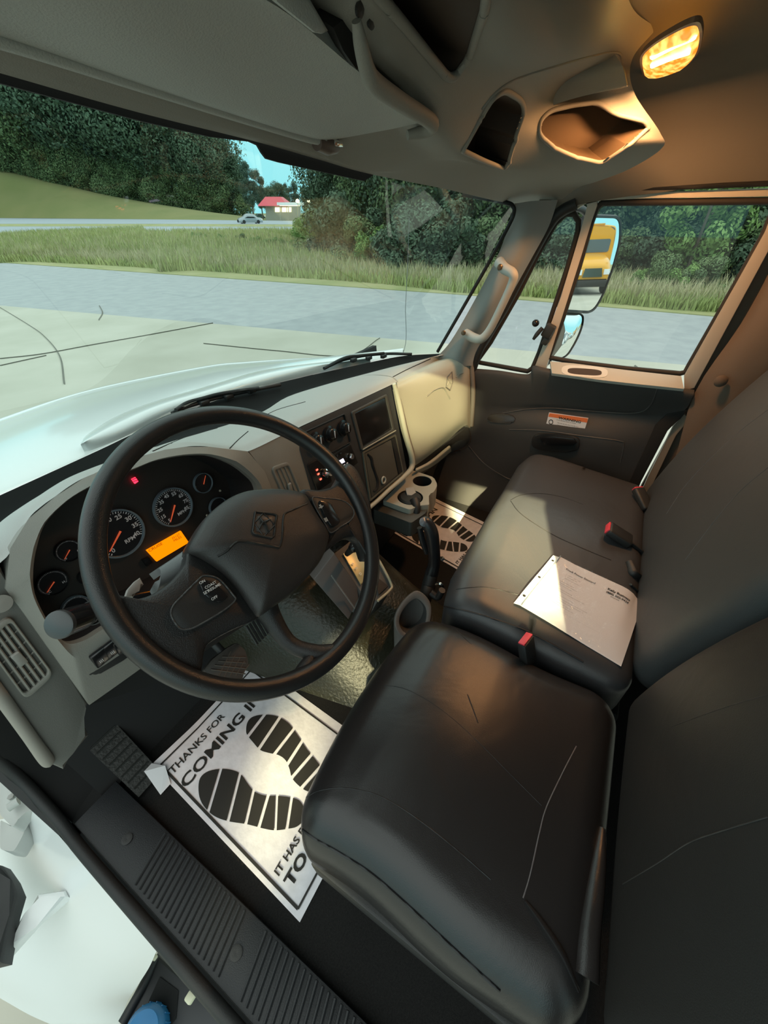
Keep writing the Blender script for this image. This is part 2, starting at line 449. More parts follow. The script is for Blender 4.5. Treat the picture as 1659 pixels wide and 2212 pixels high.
def hp(px, py, k):   # ridge point: farther along the same bearing than the slope's foot, at the height the ray has there
    b = at(px, 474, Z=.1); v = ray(px, py); t = (V((b.x, b.y, 0)).length*k)/V((v.x, v.y, 0)).length
    return EYE+v*t
hi = [hp(-700, 250, 1.25), hp(-250, 320, 1.3), hp(0, 366, 1.3), hp(250, 425, 1.3), hp(530, 470, 1.3)]
mid = [a.lerp(b, .5)+V((0, 0, .6)) for a, b in zip(lo, hi)]
back = [b+V((b.x, b.y, 0)).normalized()*60+V((0, 0, .5)) for b in hi]
struct(grid('grassy_hill', [lo, mid, hi, back], HILLG, nu=24, nv=18))
far = [(560, 478), (1200, 478)]
struct(grid('far_ground', [[gp(-800, 120, -.05), gp(300, 110, -.05), gp(900, 110, -.05), gp(1900, 110, -.05)], [gp(-800, 700, -.06), gp(300, 700, -.06), gp(900, 700, -.06), gp(1900, 700, -.06)]], HILLG, nu=6, nv=2, lin=True, linv=True))

rnd = random.Random(11)
def ridge(px):   # distance and height of the tree foot on the hill above column px
    b = at(px, 474, Z=.1); L = V((b.x, b.y, 0)).length*1.33
    tab = [(-700, 250), (-250, 320), (0, 366), (250, 425), (530, 470), (700, 474)]
    for (a, ya), (c, yc) in zip(tab, tab[1:]):
        if a <= px <= c: py = ya+(yc-ya)*(px-a)/(c-a); break
    v = ray(px, py); t = L/V((v.x, v.y, 0)).length; p = EYE+v*t
    return p, L
for px in list(range(-120, 440, 40)):
    p, L = ridge(px+rnd.uniform(-12, 12)); s = L/105*rnd.uniform(1.9, 2.4)
    k = rnd.choice([0, 0, 1, 2]); tree(k, p-V((0, 0, 1.2)), s*(.8 if k == 1 else 1), KN[k]+' tree in the front row of the hill wood, '+sect(px, -120, 440, HN), 'front row of the hill wood, '+KN[k]+' ones '+sect(px, -120, 440, HN))
for px in range(-100, 480, 46):
    p, L = ridge(px); s = L/105*rnd.uniform(2.0, 2.5); q = V((p.x, p.y, 0)).normalized()*14
    k = rnd.choice([0, 1, 2]); tree(k, p+q+V((0, 0, 1)), s, KN[k]+' tree in the second row of the hill wood, '+sect(px, -100, 480, HN), 'second row of the hill wood, '+KN[k]+' ones '+sect(px, -100, 480, HN))
for px in range(-110, 520, 34):
    p, L = ridge(px); tree(2, p-V((0, 0, 2.6*L/105)), L/105*rnd.uniform(.9, 1.2), 'lower bushy tree at the foot of the hill wood, '+sect(px, -110, 520, HN), 'foot of the hill wood, '+sect(px, -110, 520, HN))
for px, s in ((455, 1.5), (480, 1.25), (505, 1.0), (440, 1.8)):
    p, L = ridge(px); tree(0, p-V((0, 0, 1.5)), s*L/105, 'tree at the right end of the hill wood, beside the gap of open sky', 'right end of the hill wood')
for px, D, s in ((545, 175, 1.05), (566, 185, .95), (585, 200, .85), (603, 210, 1.0), (622, 215, .8), (640, 220, .85), (660, 220, .75), (680, 215, .8), (700, 200, .85), (720, 190, .9)):
    tree(1 if rnd.random() < .6 else 0, gp(px, D, -.3), s*1.12, 'small far tree on the skyline behind the red roofed building', 'far trees behind the red roofed building')
# trees beyond the verge, right of the gap and in the side window
TG = 'trees beyond the verge seen through the windshield'
for px, D, s, k in ((705, 46, .62, 2), (735, 40, .80, 0), (775, 36, .95, 0), (815, 33, .9, 2), (850, 31, .95, 0), (890, 29, .9, 0), (925, 28, .95, 2), (965, 27, 1.0, 0), (1005, 27, 1.0, 2), (1045, 27, 1.0, 0), (1085, 27, 1.0, 0), (790, 46, 1.2, 0), (860, 42, 1.2, 1), (940, 40, 1.2, 0), (1030, 38, 1.3, 2)):
    w_ = sect(px, 700, 1090, ('beside the gap of sky', 'behind the antenna', 'next to the windshield pillar')); r_ = 'back' if D > 37 else 'front'
    tree(k, gp(px, D, -.4), s, KN[k]+' tree in the '+r_+' row beyond the verge, '+w_, 'windshield trees, '+KN[k]+' '+r_+' row '+w_)
TG = 'trees beyond the verge seen through the passenger windows'
for px, D, s, k in ((1130, 27, .85, 0), (1175, 27, .9, 2), (1225, 27, .95, 0), (1280, 27, 1.0, 0), (1335, 26, 1.05, 2), (1390, 26, 1.1, 0), (1450, 26, 1.1, 0), (1515, 26, 1.1, 2), (1580, 27, 1.2, 0), (1650, 28, 1.2, 0), (1730, 28, 1.2, 0), (1820, 30, 1.3, 2), (1250, 34, 1.3, 1), (1350, 35, 1.3, 0), (1440, 34, 1.3, 1), (1550, 34, 1.3, 0), (1650, 36, 1.4, 0)):
    w_ = sect(px, 1120, 1830, ('in the vent window', 'beside the side mirror', 'amid the door window', 'at the window rear')); r_ = 'back' if D > 33 else 'front'
    tree(k, gp(px, D, -.6), s, KN[k]+' '+r_+' row tree beyond the road, seen '+w_, 'door window trees, '+KN[k]+' '+r_+' row '+w_)
tree(3, gp(1540, 20, -.1), 1.25, 'bright green sapling in front of the dark trees in the passenger window', None)
for px, D, s, k in ((1480, 18.5, .75, 0), (1450, 18.5, .5, 1), (1585, 18.6, .7, 0), (1520, 18.3, .6, 1)):
    bush(k, gp(px, D, 0), s, 'green bush at the foot of the bright sapling on the verge', 'bushes round the bright sapling')
for px, D, s, k in ((655, 34, 1.2, 1), (675, 32, 1.3, 1), (700, 30, 1.5, 0), (740, 27, 1.5, 2), (780, 25, 1.3, 0), (820, 23.5, 1.1, 1), (860, 22.5, 1.2, 2), (905, 22, 1.2, 2), (950, 22, 1.2, 0), (1000, 22, 1.3, 2), (1050, 22, 1.3, 0), (1110, 22, 1.2, 0), (1180, 22, 1.2, 2), (1250, 22, 1.2, 0), (1320, 22, 1.1, 2), (1380, 22, 1.1, 0), (1430, 22, 1.2, 2), (1630, 21, 1.2, 2), (1700, 21, 1.3, 0)):
    kb = ('mid green', 'bright green', 'dark green')[k]; w_ = sect(px, 650, 1710, ('left of the antenna', 'right of the antenna', 'through the vent window', 'through the door window'))
    bush(k, gp(px, D, 0), s, kb+' bush in the undergrowth below the tree line, '+w_, 'undergrowth, '+kb+' '+w_)
for px, D, s, k in ((400, 52, 1.0, 0), (430, 48, .9, 1), (470, 45, .9, 0), (510, 42, .9, 2), (545, 40, .9, 0), (585, 38, .9, 0), (620, 36, 1.0, 1)):
    bush(0 if k == 2 else 1, gp(px+rnd.uniform(-14, 14), D+rnd.uniform(-6, 4), -.15), s*rnd.uniform(.5, .95), 'low weedy bush along the top of the verge before the highway', 'low bushes before the highway', sz=.55)

# tall grass on the verge: blades nobody could count
def blades(name, n, area, hmin, hmax, w, m, seed, label, z=0):
    r = random.Random(seed); vs, fs = [], []
    for i in range(n):
        p = area(r)
        if p is None: continue
        a = r.uniform(0, 2*pi); h = r.uniform(hmin, hmax); ww = w*r.uniform(.6, 1.5)*(1+p.length/40); l = V((r.gauss(0, .22), r.gauss(0, .22), 0))*h
        u = V((cos(a), sin(a), 0))*ww; b = len(vs); p = V((p.x, p.y, z))
        vs += [p-u, p+u, p+l*.5+V((0, 0, h*.6))+u*.6, p+l*.5+V((0, 0, h*.6))-u*.6, p+l+V((0, 0, h))]
        fs += [(b, b+1, b+2, b+3), (b+3, b+2, b+4)]
    o = mesh(name, vs, fs, m, smooth=False); return tag(o, label, 'grass', kind='stuff')
def verge(r, d0, d1):
    px = r.uniform(-60, 1720); k = r.random()**1.3
    far_edge = [(-80, 33.5), (0, 33.4), (300, 25.5), (600, 20), (1000, 15.8), (1300, 15.3), (1535, 15.1), (1720, 15.6)]
    for (a, da), (c, dc) in zip(far_edge, far_edge[1:]):
        if a <= px <= c: e = da+(dc-da)*(px-a)/(c-a); break
    else: return None
    D = e+d0+(d1-d0)*k
    return gp(px, D)
G1 = mat('green_grass_blades', (.30, .35, .12), .8, col2=(.44, .46, .19), vscale=.5)
G2 = mat('straw_grass_blades', (.40, .38, .20), .8, col2=(.5, .45, .28), vscale=.5)
blades('verge_grass', 42000, lambda r: verge(r, .1, 13), .15, .45, .02, G1, 3, 'green grass growing on the verge beyond the asphalt road')
blades('dry_tall_grass', 16000, lambda r: verge(r, .6, 6.5), .25, .70, .013, G2, 4, 'dry straw coloured tall grass among the green on the verge')

def rough(r):
    px = r.uniform(-60, 760); return gp(px, 24+r.random()**1.2*44 if px > 300 else 34+r.random()**1.2*(34+px*.06))
blades('rough_field_grass', 42000, rough, .25, .75, .018, G1, 9, 'rough green grass on the rise between the verge and the highway')
blades('rough_field_straw', 9000, rough, .4, .95, .012, G2, 10, 'straw coloured stalks scattered in the rough grass before the highway')

# ------------------------------------------------------------------ gas station, car and lamps far off
def gpz(px, py, D): return at(px, py, D=D)
BT = thing('filling_station_building', gp(598, 150), 'far pale building with a red hipped roof behind the highway', 'building')
Dg = 120
FH = V((CD.x, CD.y, 0)).normalized()
def fpt(px, py, D):   # point seen at (px, py) on the upright plane that stands D/.794 m ahead
    v = ray(px, py); return EYE+v*(D/.794/v.dot(FH))
def quadbox(name, px0, px1, py0, py1, D, depth, m, parent, bev=0):
    P = [fpt(px0, py1, D), fpt(px1, py1, D), fpt(px1, py0, D), fpt(px0, py0, D)]
    if py1 > 470:
        for p in P[:2]: p.z = -.05
    return prism(name, P, FH*depth, m, parent)
LITW = mat('lit_shop_front', (1, .86, .52), .5, emit=2.2)
CREAM = mat('cream_wall', (.34, .33, .28), .8)
REDR = mat('red_metal_roof', (.62, .06, .09), .5)
quadbox('wall', 574, 640, 443, 474, Dg, 8, CREAM, BT)
a, b = fpt(556, 445, Dg-1), fpt(622, 445, Dg-1); f = V((CD.x, CD.y, 0)).normalized()
za = a.z; p = [V((a.x, a.y, za)), V((b.x, b.y, za)), V((b.x, b.y, za))+f*12, V((a.x, a.y, za))+f*12]
t0, t1 = fpt(573, 425, Dg+2), fpt(606, 425, Dg+2); q = [V((t0.x, t0.y, t0.z)), V((t1.x, t1.y, t0.z)), V((t1.x, t1.y, t0.z))+f*4, V((t0.x, t0.y, t0.z))+f*4]
mesh('roof', p+q, [(0, 1, 5, 4), (1, 2, 6, 5), (2, 3, 7, 6), (3, 0, 4, 7), (4, 5, 6, 7), (3, 2, 1, 0)], REDR, BT, smooth=False)
for x0, x1 in ((594, 606), (609, 618), (620, 629)):
    quadbox('lit_window', x0, x1, 448, 458, Dg-.2, .3, LITW, BT)
CN = thing('fuel_canopy', gp(625, 140), 'white flat fuel canopy with lit underside in front of the red roof', 'canopy')
quadbox('canopy_roof', 598, 648, 437, 443.5, Dg-12, 7, mat('white_canopy', (.8, .8, .8), .5), CN)
for x in (604, 622, 642): quadbox('canopy_post', x, x+1.4, 443, 474, Dg-9, .3, CREAM, CN)
quadbox('canopy_light', 604, 643, 443.6, 444.6, Dg-11, 4, LITW, CN)
for px, py, lb in ((643, 434, 'bright far lamp post just right of the fuel canopy'), (666, 435, 'bright far lamp post against the near green tree')):
    t = thing('lamp_post', gp(px, 125), lb, 'lamp post', None)
    g = fpt(px, py, 105); tube('post', [(g.x, g.y, 0), (g.x, g.y, g.z)], .09, CREAM, t, seg=6, lin=True)
    lathe('lamp_head', [(.0, -.4), (.42, -.3), (.55, 0), (.35, .3), (0, .4)], g, mat('lit_lamp_head', (1, .86, .45), .4, emit=9), t, seg=12)
def smallcar(px, py, L, name, label, body, yaw, Z=.12, group=None):
    g = at(px, py, Z=Z); t = thing(name, g, label, 'car', group); M = Matrix.Rotation(yaw, 3, 'Z'); W2 = L*.2
    def sec(x, zz, w): return [M @ V((x, -w, z))+g for z in zz]
    prof = [(-.5, .12, .30, .8), (-.46, .10, .46, .95), (-.30, .10, .52, 1), (-.18, .1, .74, .9), (.0, .1, .80, .88), (.15, .1, .78, .88), (.30, .1, .54, .98), (.44, .10, .46, .95), (.5, .12, .32, .8)]
    rows = []
    for x, z0, z1, w in prof:
        x *= L; z0 *= L*.36; z1 *= L*.42; w = W2*w
        rows.append([M @ V((x, y, z))+g for y, z in ((-w, z0), (-w*1.03, (z0+z1)*.45), (-w*.85, z1*.93), (-w*.4, z1), (w*.4, z1), (w*.85, z1*.93), (w*1.03, (z0+z1)*.45), (w, z0))])
    grid('body', rows, body, t, nu=28, nv=26)
    for sx_ in (-.3, .3):
        for sy in (-1, 1):
            lathe('wheel', [(0, -.1), (.33, -.1), (.36, 0), (.33, .1), (0, .1)], M @ V((sx_*L, sy*W2*.95, .34))+g, RUB, t, ax=M @ V((0, 1, 0)), seg=14)
    HL = mat('lit_headlight', (1, .98, .92), .3, emit=5)
    for sy in (-1, 1): lathe('headlight', [(0, -.05), (.16, -.04), (.16, .05), (0, .06)], M @ V((-L*.47, sy*W2*.75, .68))+g, HL, t, ax=M @ V((-1, 0, 0)), seg=10)
    for s_ in (-1, 1):
        P = [M @ V((x*L, s_*W2*.93, z))+g for x, z in ((-.22, .98), (-.12, 1.22), (.12, 1.25), (.24, 1.0))]
        prism('side_window', P, M @ V((0, s_*.02, 0)), BLK_G, t)
    return t
smallcar(541, 483, 5.2, 'car', 'silver car with lit headlights driving on the far highway', mat('silver_car_paint', (.35, .38, .40), .3, metal=.4), radians(150))
smallcar(622, 474, 4.6, 'car', 'dark parked car under the fuel canopy', mat('dark_car_paint', (.06, .08, .10), .3), radians(110), Z=.0)
smallcar(560, 472, 4.6, 'car', 'dark green parked car left of the red roofed building', mat('green_car_paint', (.05, .10, .08), .3), radians(160), Z=.0)
# utility pole visible through the windshield left of the pillar
# ================================================================== MIRRORS AND WHAT STANDS BEHIND THE TRUCK
ARM = BLK
def mirror(name, label, px, X, target, up_tilt=0, convex=0, k=1.0):
    pts = [at(x, y, X=X) for x, y in px]; c = sum(pts, V())/len(pts)
    inc = (c-EYE).normalized(); out = (V(target)-c).normalized(); n = (out-inc).normalized()
    # put the outline on the mirror's own plane
    P = []
    for x, y in px:
        v = ray(x, y); t = (c-EYE).dot(n)/v.dot(n); P.append(EYE+v*t)
    T = thing(name, c, label, 'mirror')
    P = roundpoly(P, .03); outer = scale_loop(P, 1.10)
    P = [p for p in P]
    bm = bmesh.new()
    # slightly domed glass
    cen = sum(P, V())/len(P); R = max((p-cen).length for p in P); rings = []
    for s_ in (1, .8, .6, .4, .2):
        rings.append([bm.verts.new(cen+(p-cen)*s_+n*(.001+convex*(1-s_*s_))) for p in P])
    m = len(P)
    for A, B in zip(rings, rings[1:]):
        for i in range(m): bm.faces.new((A[i-1], A[i], B[i], B[i-1]))
    bm.faces.new(rings[-1])
    frombm('glass', bm, MIR, T, sharp=None)
    # housing behind: shallow shell
    bm = bmesh.new(); loops = []
    for s_, h in ((1.0, .004), (1.045, .006), (1.07, -.002), (1.05, -.03), (.85, -.06), (.3, -.07)):
        loops.append([bm.verts.new(cen+(p-cen)*s_+n*h) for p in P])
    for A, B in zip(loops, loops[1:]):
        for i in range(m): bm.faces.new((A[i-1], A[i], B[i], B[i-1]))
    bm.faces.new(loops[-1][::-1])
    frombm('housing', bm, BLK, T)
    return T, cen, n
BUSC = V((7.6, -25.9, 0))
T1, c1, n1 = mirror('side_mirror', 'upper flat side mirror outside the passenger window, filled with a yellow school bus', [(1268, 470), (1338, 472), (1338, 520), (1322, 580), (1300, 640), (1280, 672), (1215, 668)], 2.0, (8, -24.7, 1.25))
T2, c2, n2 = mirror('wide_angle_mirror', 'small convex mirror below the flat side mirror, showing parked trucks', [(1212, 676), (1259, 680), (1257, 705), (1245, 735), (1225, 768), (1205, 776), (1186, 774)], 1.98, (1.0, -24, .9), convex=.010)
A = thing('mirror_arm', (1.95, .3, 1.8), 'black tubular bracket carrying the passenger side mirrors', 'mirror bracket')
tube('arm_tube', [(1.638, .36, 1.70), (1.98, .30, 1.72), (2.02, .27, 1.80), (2.03, .26, 2.20), (2.0, .28, 2.30), (1.638, .34, 2.31)], .012, BLK, A)

YEL = mat('school_bus_yellow', (.85, .40, .02), .35, coat=.4)
BUSW = mat('bus_windshield_glass', (.12, .17, .20), .12)
B = thing('school_bus', BUSC, 'yellow school bus parked behind the truck, seen in the side mirror', 'school bus')
yawb = math.atan2(-(BUSC.x-c1.x), (c1.y-BUSC.y))  # faces the truck's mirror
MB_ = Matrix.Rotation(yawb+radians(10), 3, 'Z')
def bl(x, y, z): return BUSC+MB_ @ V((x, y, z))
def brow(y, hw, z0, z1): return [bl(-hw, y, z0), bl(-hw*1.02, y, (z0+z1)/2), bl(-hw*.97, y, z1-.25), bl(-hw*.7, y, z1-.04), bl(0, y, z1), bl(hw*.7, y, z1-.04), bl(hw*.97, y, z1-.25), bl(hw*1.02, y, (z0+z1)/2), bl(hw, y, z0)]
bm = bmesh.new(); addgrid(bm, [brow(0, 1.18, .8, 3.15), brow(-.05, 1.22, .7, 3.2), brow(-9, 1.22, .7, 3.2), brow(-9.1, 1.0, .8, 3.0)], 32, 24, linv=True)
vs = [bm.verts.new(p) for p in brow(0, 1.18, .8, 3.15)]; bm.faces.new(vs)
frombm('body', bm, YEL, B)
bm = bmesh.new(); addgrid(bm, [brow(-.1, 1.05, .75, 1.95), brow(.9, 1.0, .7, 1.75), brow(1.5, .85, .7, 1.45), brow(1.62, .75, .75, 1.2)], 26, 16)
vs = [bm.verts.new(p) for p in brow(1.62, .75, .75, 1.2)]; bm.faces.new(vs)
frombm('hood', bm, YEL, B)
prism('windshield', [bl(-1.0, .03, 1.95), bl(1.0, .03, 1.95), bl(1.02, .03, 2.55), bl(-1.02, .03, 2.55)], MB_ @ V((0, -.05, 0)), BUSW, B, rnd=.12)
box('clearance_light_bar', bl(0, -.1, 3.22), (1.1, .2, .08), mat('amber_marker', (.8, .35, .03), .3), B, M=MB_)
prism('grille', [bl(-.5, 1.64, .85), bl(.5, 1.64, .85), bl(.42, 1.6, 1.25), bl(-.42, 1.6, 1.25)], MB_ @ V((0, .05, 0)), CHR, B)
box('bumper', bl(0, 1.75, .55), (2.2, .18, .32), BLK, B, M=MB_, bev=.03)
for s_ in (-1, 1):
    prism('headlight', [bl(s_*.55, 1.62, .95), bl(s_*.85, 1.55, .95), bl(s_*.85, 1.5, 1.2), bl(s_*.55, 1.6, 1.2)], MB_ @ V((0, .06, 0)), mat('clear_headlight', (.85, .88, .9), .2), B)
    lathe('wheel', [(0, -.14), (.46, -.14), (.5, -.08), (.5, .08), (.46, .14), (.28, .14), (.26, .05), (0, .05)], bl(s_*1.0, .75, .5), [RUB][0], B, ax=MB_ @ V((s_, 0, 0)), seg=28)
    lathe('hub_cap', [(0, 0), (.24, 0), (.2, .06), (.08, .09), (0, .1)], bl(s_*1.09, .75, .5), mat('white_wheel', (.8, .8, .8), .4), B, ax=MB_ @ V((s_, 0, 0)), seg=20)
    box('mirror', bl(s_*1.35, .9, 2.1), (.2, .08, .4), BLK, B, M=MB_)
box('undercarriage', bl(0, -1.5, .62), (1.6, 5.5, .35), BLK_M, B, M=MB_, bev=.03)
def truck(p, label, boxcol, yaw, group, name='box_truck'):
    p = V(p); t = thing(name, p, label, 'truck', group); M = Matrix.Rotation(yaw, 3, 'Z')
    def L(x, y, z): return p+M @ V((x, y, z))
    box('cargo_box', L(0, -3, 2.2), (2.3, 4.6, 2.3), boxcol, t, M=M, bev=.05)
    bm = bmesh.new()
    def row(y, hw, z0, z1): return [L(-hw, y, z0), L(-hw, y, z1-.2), L(-hw*.8, y, z1), L(hw*.8, y, z1), L(hw, y, z1-.2), L(hw, y, z0)]
    addgrid(bm, [row(-.6, 1.05, .6, 2.5), row(.4, 1.05, .6, 2.45), row(.9, 1.0, .6, 1.75), row(1.9, .95, .6, 1.5), row(2.2, .85, .7, 1.2)], 20, 20)
    vs = [bm.verts.new(q) for q in row(2.2, .85, .7, 1.2)]; bm.faces.new(vs)
    frombm('cab', bm, PAINT, t)
    prism('windshield', [L(-.85, .95, 1.75), L(.85, .95, 1.75), L(.8, .5, 2.35), L(-.8, .5, 2.35)], M @ V((0, .03, .02)), BUSW, t)
    prism('grille', [L(-.5, 2.22, .75), L(.5, 2.22, .75), L(.5, 2.18, 1.15), L(-.5, 2.18, 1.15)], M @ V((0, .05, 0)), BLK_G, t)
    for s_ in (-1, 1):
        for y in (1.2, -3.8): lathe('wheel', [(0, -.12), (.44, -.12), (.47, 0), (.44, .12), (0, .12)], L(s_*.95, y, .47), RUB, t, ax=M @ V((s_, 0, 0)), seg=20)
    box('bumper', L(0, 2.3, .55), (2.0, .16, .25), CHR, t, M=M, bev=.02)
    return t
TW = mat('white_cargo_box', (.8, .8, .8), .5); TY = mat('amber_cargo_box', (.75, .45, .08), .5)
truck((3.2, -30, 0), 'parked truck with an amber yellow cargo box, reflected in the convex mirror', TY, radians(10), None)
for i, x in enumerate((-.4, -3.4, -6.6)):
    truck((x, -31-.6*i, 0), 'white parked truck in the row reflected in the convex mirror', TW, radians(5), 'white trucks parked behind')
# ================================================================== CAB SHELL
def Rw(*p):
    out = []
    for q in p:
        x, y, k, v = q
        out.append(at(x, y, **{k: v}))
    return out
def onp(pts, n, p0):
    n = V(n); out = []
    for x, y in pts:
        v = ray(x, y); t = (V(p0)-EYE).dot(n)/v.dot(n); out.append(EYE+v*t)
    return out
GL_W = glass('windshield_glass', (.83, .95, .93)); GL_D = glass('door_glass', (.90, .96, .94))
W0 = AZ(1.83, (-200, 1160), (0, 1068), (190, 983), (380, 893), (500, 853), (700, 802), (870, 768), (950, 764))
W1 = Rw((-200, 100, 'Y', .455), (0, 155, 'Y', .455), (260, 225, 'Y', .455), (480, 290, 'Y', .455), (700, 360, 'Y', .455), (880, 398, 'Y', .455), (1020, 415, 'Y', .45), (1115, 440, 'Y', .435))
struct(grid('window_1', [W0, W1], GL_W, nu=30, nv=6, linv=True))
# black printed band along the top of the windshield with its deeper centre tab
low = [(-200, 120), (0, 182), (150, 222), (300, 262), (450, 296), (535, 306), (553, 314), (562, 330), (572, 343), (600, 351), (700, 373), (783, 391), (803, 379)]
top = [(-200, 60), (0, 130), (150, 180), (300, 225), (450, 270), (535, 290), (553, 295), (562, 300), (572, 305), (600, 310), (700, 340), (790, 365), (806, 372)]
f = bpy.data.objects
o = mesh('window_black_band', AY(.447, *low)+AY(.447, *top), [(i, i+1, i+1+len(low), i+len(low)) for i in range(len(low)-1)], BLK_M, smooth=False)
o.data.materials[0] = BLK_M; md = bmesh.new(); md.from_mesh(o.data); thicken(md, .003); md.to_mesh(o.data); md.free()
struct(o); o.name = 'trim_1'

# floor, tunnel and toe board
FZ = 1.10
P = [V((-.02, -.60, FZ)), V((1.66, -.60, FZ)), V((1.66, .98, FZ)), V((-.02, .98, FZ))]
struct(prism('floor', P, (0, 0, -.05), CARP))
struct(grid('wall_front', [[V((x, .80, FZ)) for x in (-.05, .5, 1.2, 1.66)], [V((x, .95, 1.32)) for x in (-.05, .5, 1.2, 1.66)], [V((x, 1.0, 1.80)) for x in (-.05, .5, 1.2, 1.66)]], BLK_M, nu=6, nv=8, thick=.02))
hump = []
for y, h, w in ((.16, .05, .14), (.30, .10, .18), (.48, .20, .22), (.68, .30, .26), (.9, .42, .30)):
    c = .72
    hump.append([V((c-w-.06, y, FZ)), V((c-w, y, FZ+h*.55)), V((c-w*.55, y, FZ+h)), V((c+w*.55, y, FZ+h)), V((c+w, y, FZ+h*.55)), V((c+w+.06, y, FZ))])
TUN = mat('rubber_tunnel_cover', (.030, .028, .016), .35, bump=1.2, scale=110, detail=6)
struct(grid('trim_2', hump, TUN, nu=24, nv=20))
# ------------- ceiling and the overhead console
cz = 2.60
struct(grid('ceiling', [[V((-.25, y, z)), V((.3, y, z+.03)), V((.9, y, z+.04)), V((1.35, y, z)), V((1.53, y, z-.10)), V((1.60, y, z-.24))] for y, z in ((-.75, cz), (-.2, cz), (.05, cz-.02), (.22, cz-.04), (.36, cz-.07))], CEIL, nu=30, nv=12, thick=.02))
OH = [
 Rw((-260, 85, 'Y', .44), (0, 158, 'Y', .44), (300, 243, 'Y', .44), (560, 308, 'Y', .44), (690, 345, 'Y', .44), (800, 376, 'Y', .44), (960, 408, 'Y', .44), (1112, 440, 'Y', .43), (1215, 430, 'X', 1.585)),
 Rw((-260, 50, 'Y', .43), (0, 130, 'Y', .43), (300, 220, 'Y', .43), (560, 297, 'Y', .43), (690, 335, 'Y', .43), (800, 370, 'Y', .43), (970, 385, 'Y', .41), (1105, 412, 'Y', .40), (1250, 405, 'X', 1.56)),
 Rw((-260, 0, 'Y', .42), (0, 78, 'Y', .42), (300, 180, 'Y', .42), (560, 262, 'Y', .42), (690, 308, 'Y', .42), (810, 366, 'Y', .42), (975, 350, 'Y', .37), (1095, 377, 'Y', .36), (1290, 392, 'X', 1.52)),
 Rw((-260, -60, 'Y', .43), (0, 20, 'Y', .43), (300, 125, 'Y', .43), (560, 215, 'Y', .42), (700, 270, 'Y', .41), (850, 310, 'Y', .37), (975, 340, 'Y', .35), (1100, 352, 'Y', .34), (1360, 365, 'X', 1.50)),
 Rw((-260, -170, 'Y', .36), (0, -90, 'Y', .36), (300, 0, 'Y', .36), (570, 10, 'Y', .35), (700, 110, 'Y', .35), (835, 215, 'Y', .33), (960, 290, 'Y', .30), (1130, 290, 'Y', .31), (1430, 320, 'X', 1.44)),
 Rw((-260, -260, 'Y', .26), (0, -200, 'Y', .26), (300, -110, 'Y', .26), (620, -60, 'Y', .30), (790, 70, 'Y', .27), (890, 150, 'Y', .27), (1000, 235, 'Y', .28), (1180, 235, 'Y', .29), (1425, 285, 'X', 1.40)),
 Rw((-260, -420, 'Y', .22), (0, -380, 'Y', .22), (300, -300, 'Y', .22), (700, -200, 'Y', .22), (860, -60, 'Y', .23), (960, 60, 'Y', .24), (1080, 160, 'Y', .25), (1240, 180, 'Y', .26), (1370, 200, 'X', 1.33)),
 Rw((-260, -700, 'Y', .16), (0, -700, 'Y', .16), (350, -620, 'Y', .16), (800, -460, 'Y', .16), (960, -240, 'Y', .16), (1060, -80, 'Y', .17), (1170, 60, 'Y', .18), (1290, 110, 'Y', .20), (1365, 130, 'X', 1.30)),
]
for r in OH[-1:]:
    pass
last = [V((p.x, p.y-.03, 2.585)) for p in OH[-1]]; OH.append(last)
big = [(800, -30), (845, 18), (960, 158), (972, 166), (985, 160), (1010, 125), (1045, 20), (1052, -60), (900, -400), (700, -200)]
op2 = [(1062, 215), (1040, 255), (1004, 318), (1003, 326), (1050, 348), (1090, 363), (1098, 350), (1112, 300), (1132, 240), (1126, 218), (1090, 195)]
op3 = [(1165, 290), (1168, 262), (1190, 240), (1240, 228), (1290, 222), (1330, 248), (1390, 262), (1400, 275), (1350, 318), (1300, 352), (1240, 338), (1200, 320)]
def smoothpx(poly, r=14): return [(p.x, p.y) for p in roundpoly([V((x, y, 0)) for x, y in poly], r, 4)]
con = grid('overhead_console', OH, HEAD, nu=240, nv=240, cut=[smoothpx(big), smoothpx(op2), smoothpx(op3)], sharp=None)
tag(con, 'grey moulded overhead console with open storage pockets above the windshield', 'overhead console')
OHT = None
def pocket(name, poly, depth, dirv, m, z=None):
    full = bvhcon
    P = roundpoly([V((x, y, 0)) for x, y in poly], 14, 4); out = []
    for p in P:
        # nearest console surface along the view ray, slightly outside the opening
        for k in (1.02, 1.04, 1.06, 1.08, 1.1, 1.16, 1.25):
            cx = sum(q[0] for q in poly)/len(poly); cy = sum(q[1] for q in poly)/len(poly)
            x, y = cx+(p.x-cx)*k, cy+(p.y-cy)*k; h = full.ray_cast(EYE, ray(x, y).normalized())
            if h[0] is not None: out.append(h[0]); break
    if len(out) < 4: return
    c = sum(out, V())/len(out); d = V(dirv)
    bm = bmesh.new(); loops = []
    for k, e in ((1, 0), (.97, .25), (.93, .8), (.85, 1.0)):
        loops.append([bm.verts.new(c+(p-c)*k+d*depth*e) for p in out])
    n = len(out)
    for A, B2 in zip(loops, loops[1:]):
        for i in range(n): bm.faces.new((A[i-1], A[i], B2[i], B2[i-1]))
    bm.faces.new(loops[-1])
    po = frombm(name, bm, m, con, sharp=30)
    tube('lip', out, .0045, HEAD, con, seg=8, closed=True, n=len(out)*2)
    return po
bvhcon = bvh(con)
tube('console_lip', Rw((770, 45, 'Y', .262), (779, 95, 'Y', .264), (793, 150, 'Y', .268), (812, 182, 'Y', .272), (868, 222, 'Y', .278), (925, 258, 'Y', .285), (934, 272, 'Y', .292), (915, 284, 'Y', .305), (880, 292, 'Y', .32)), [.004, .006, .007, .008, .008, .008, .008, .007, .005], HEAD, con, seg=12)
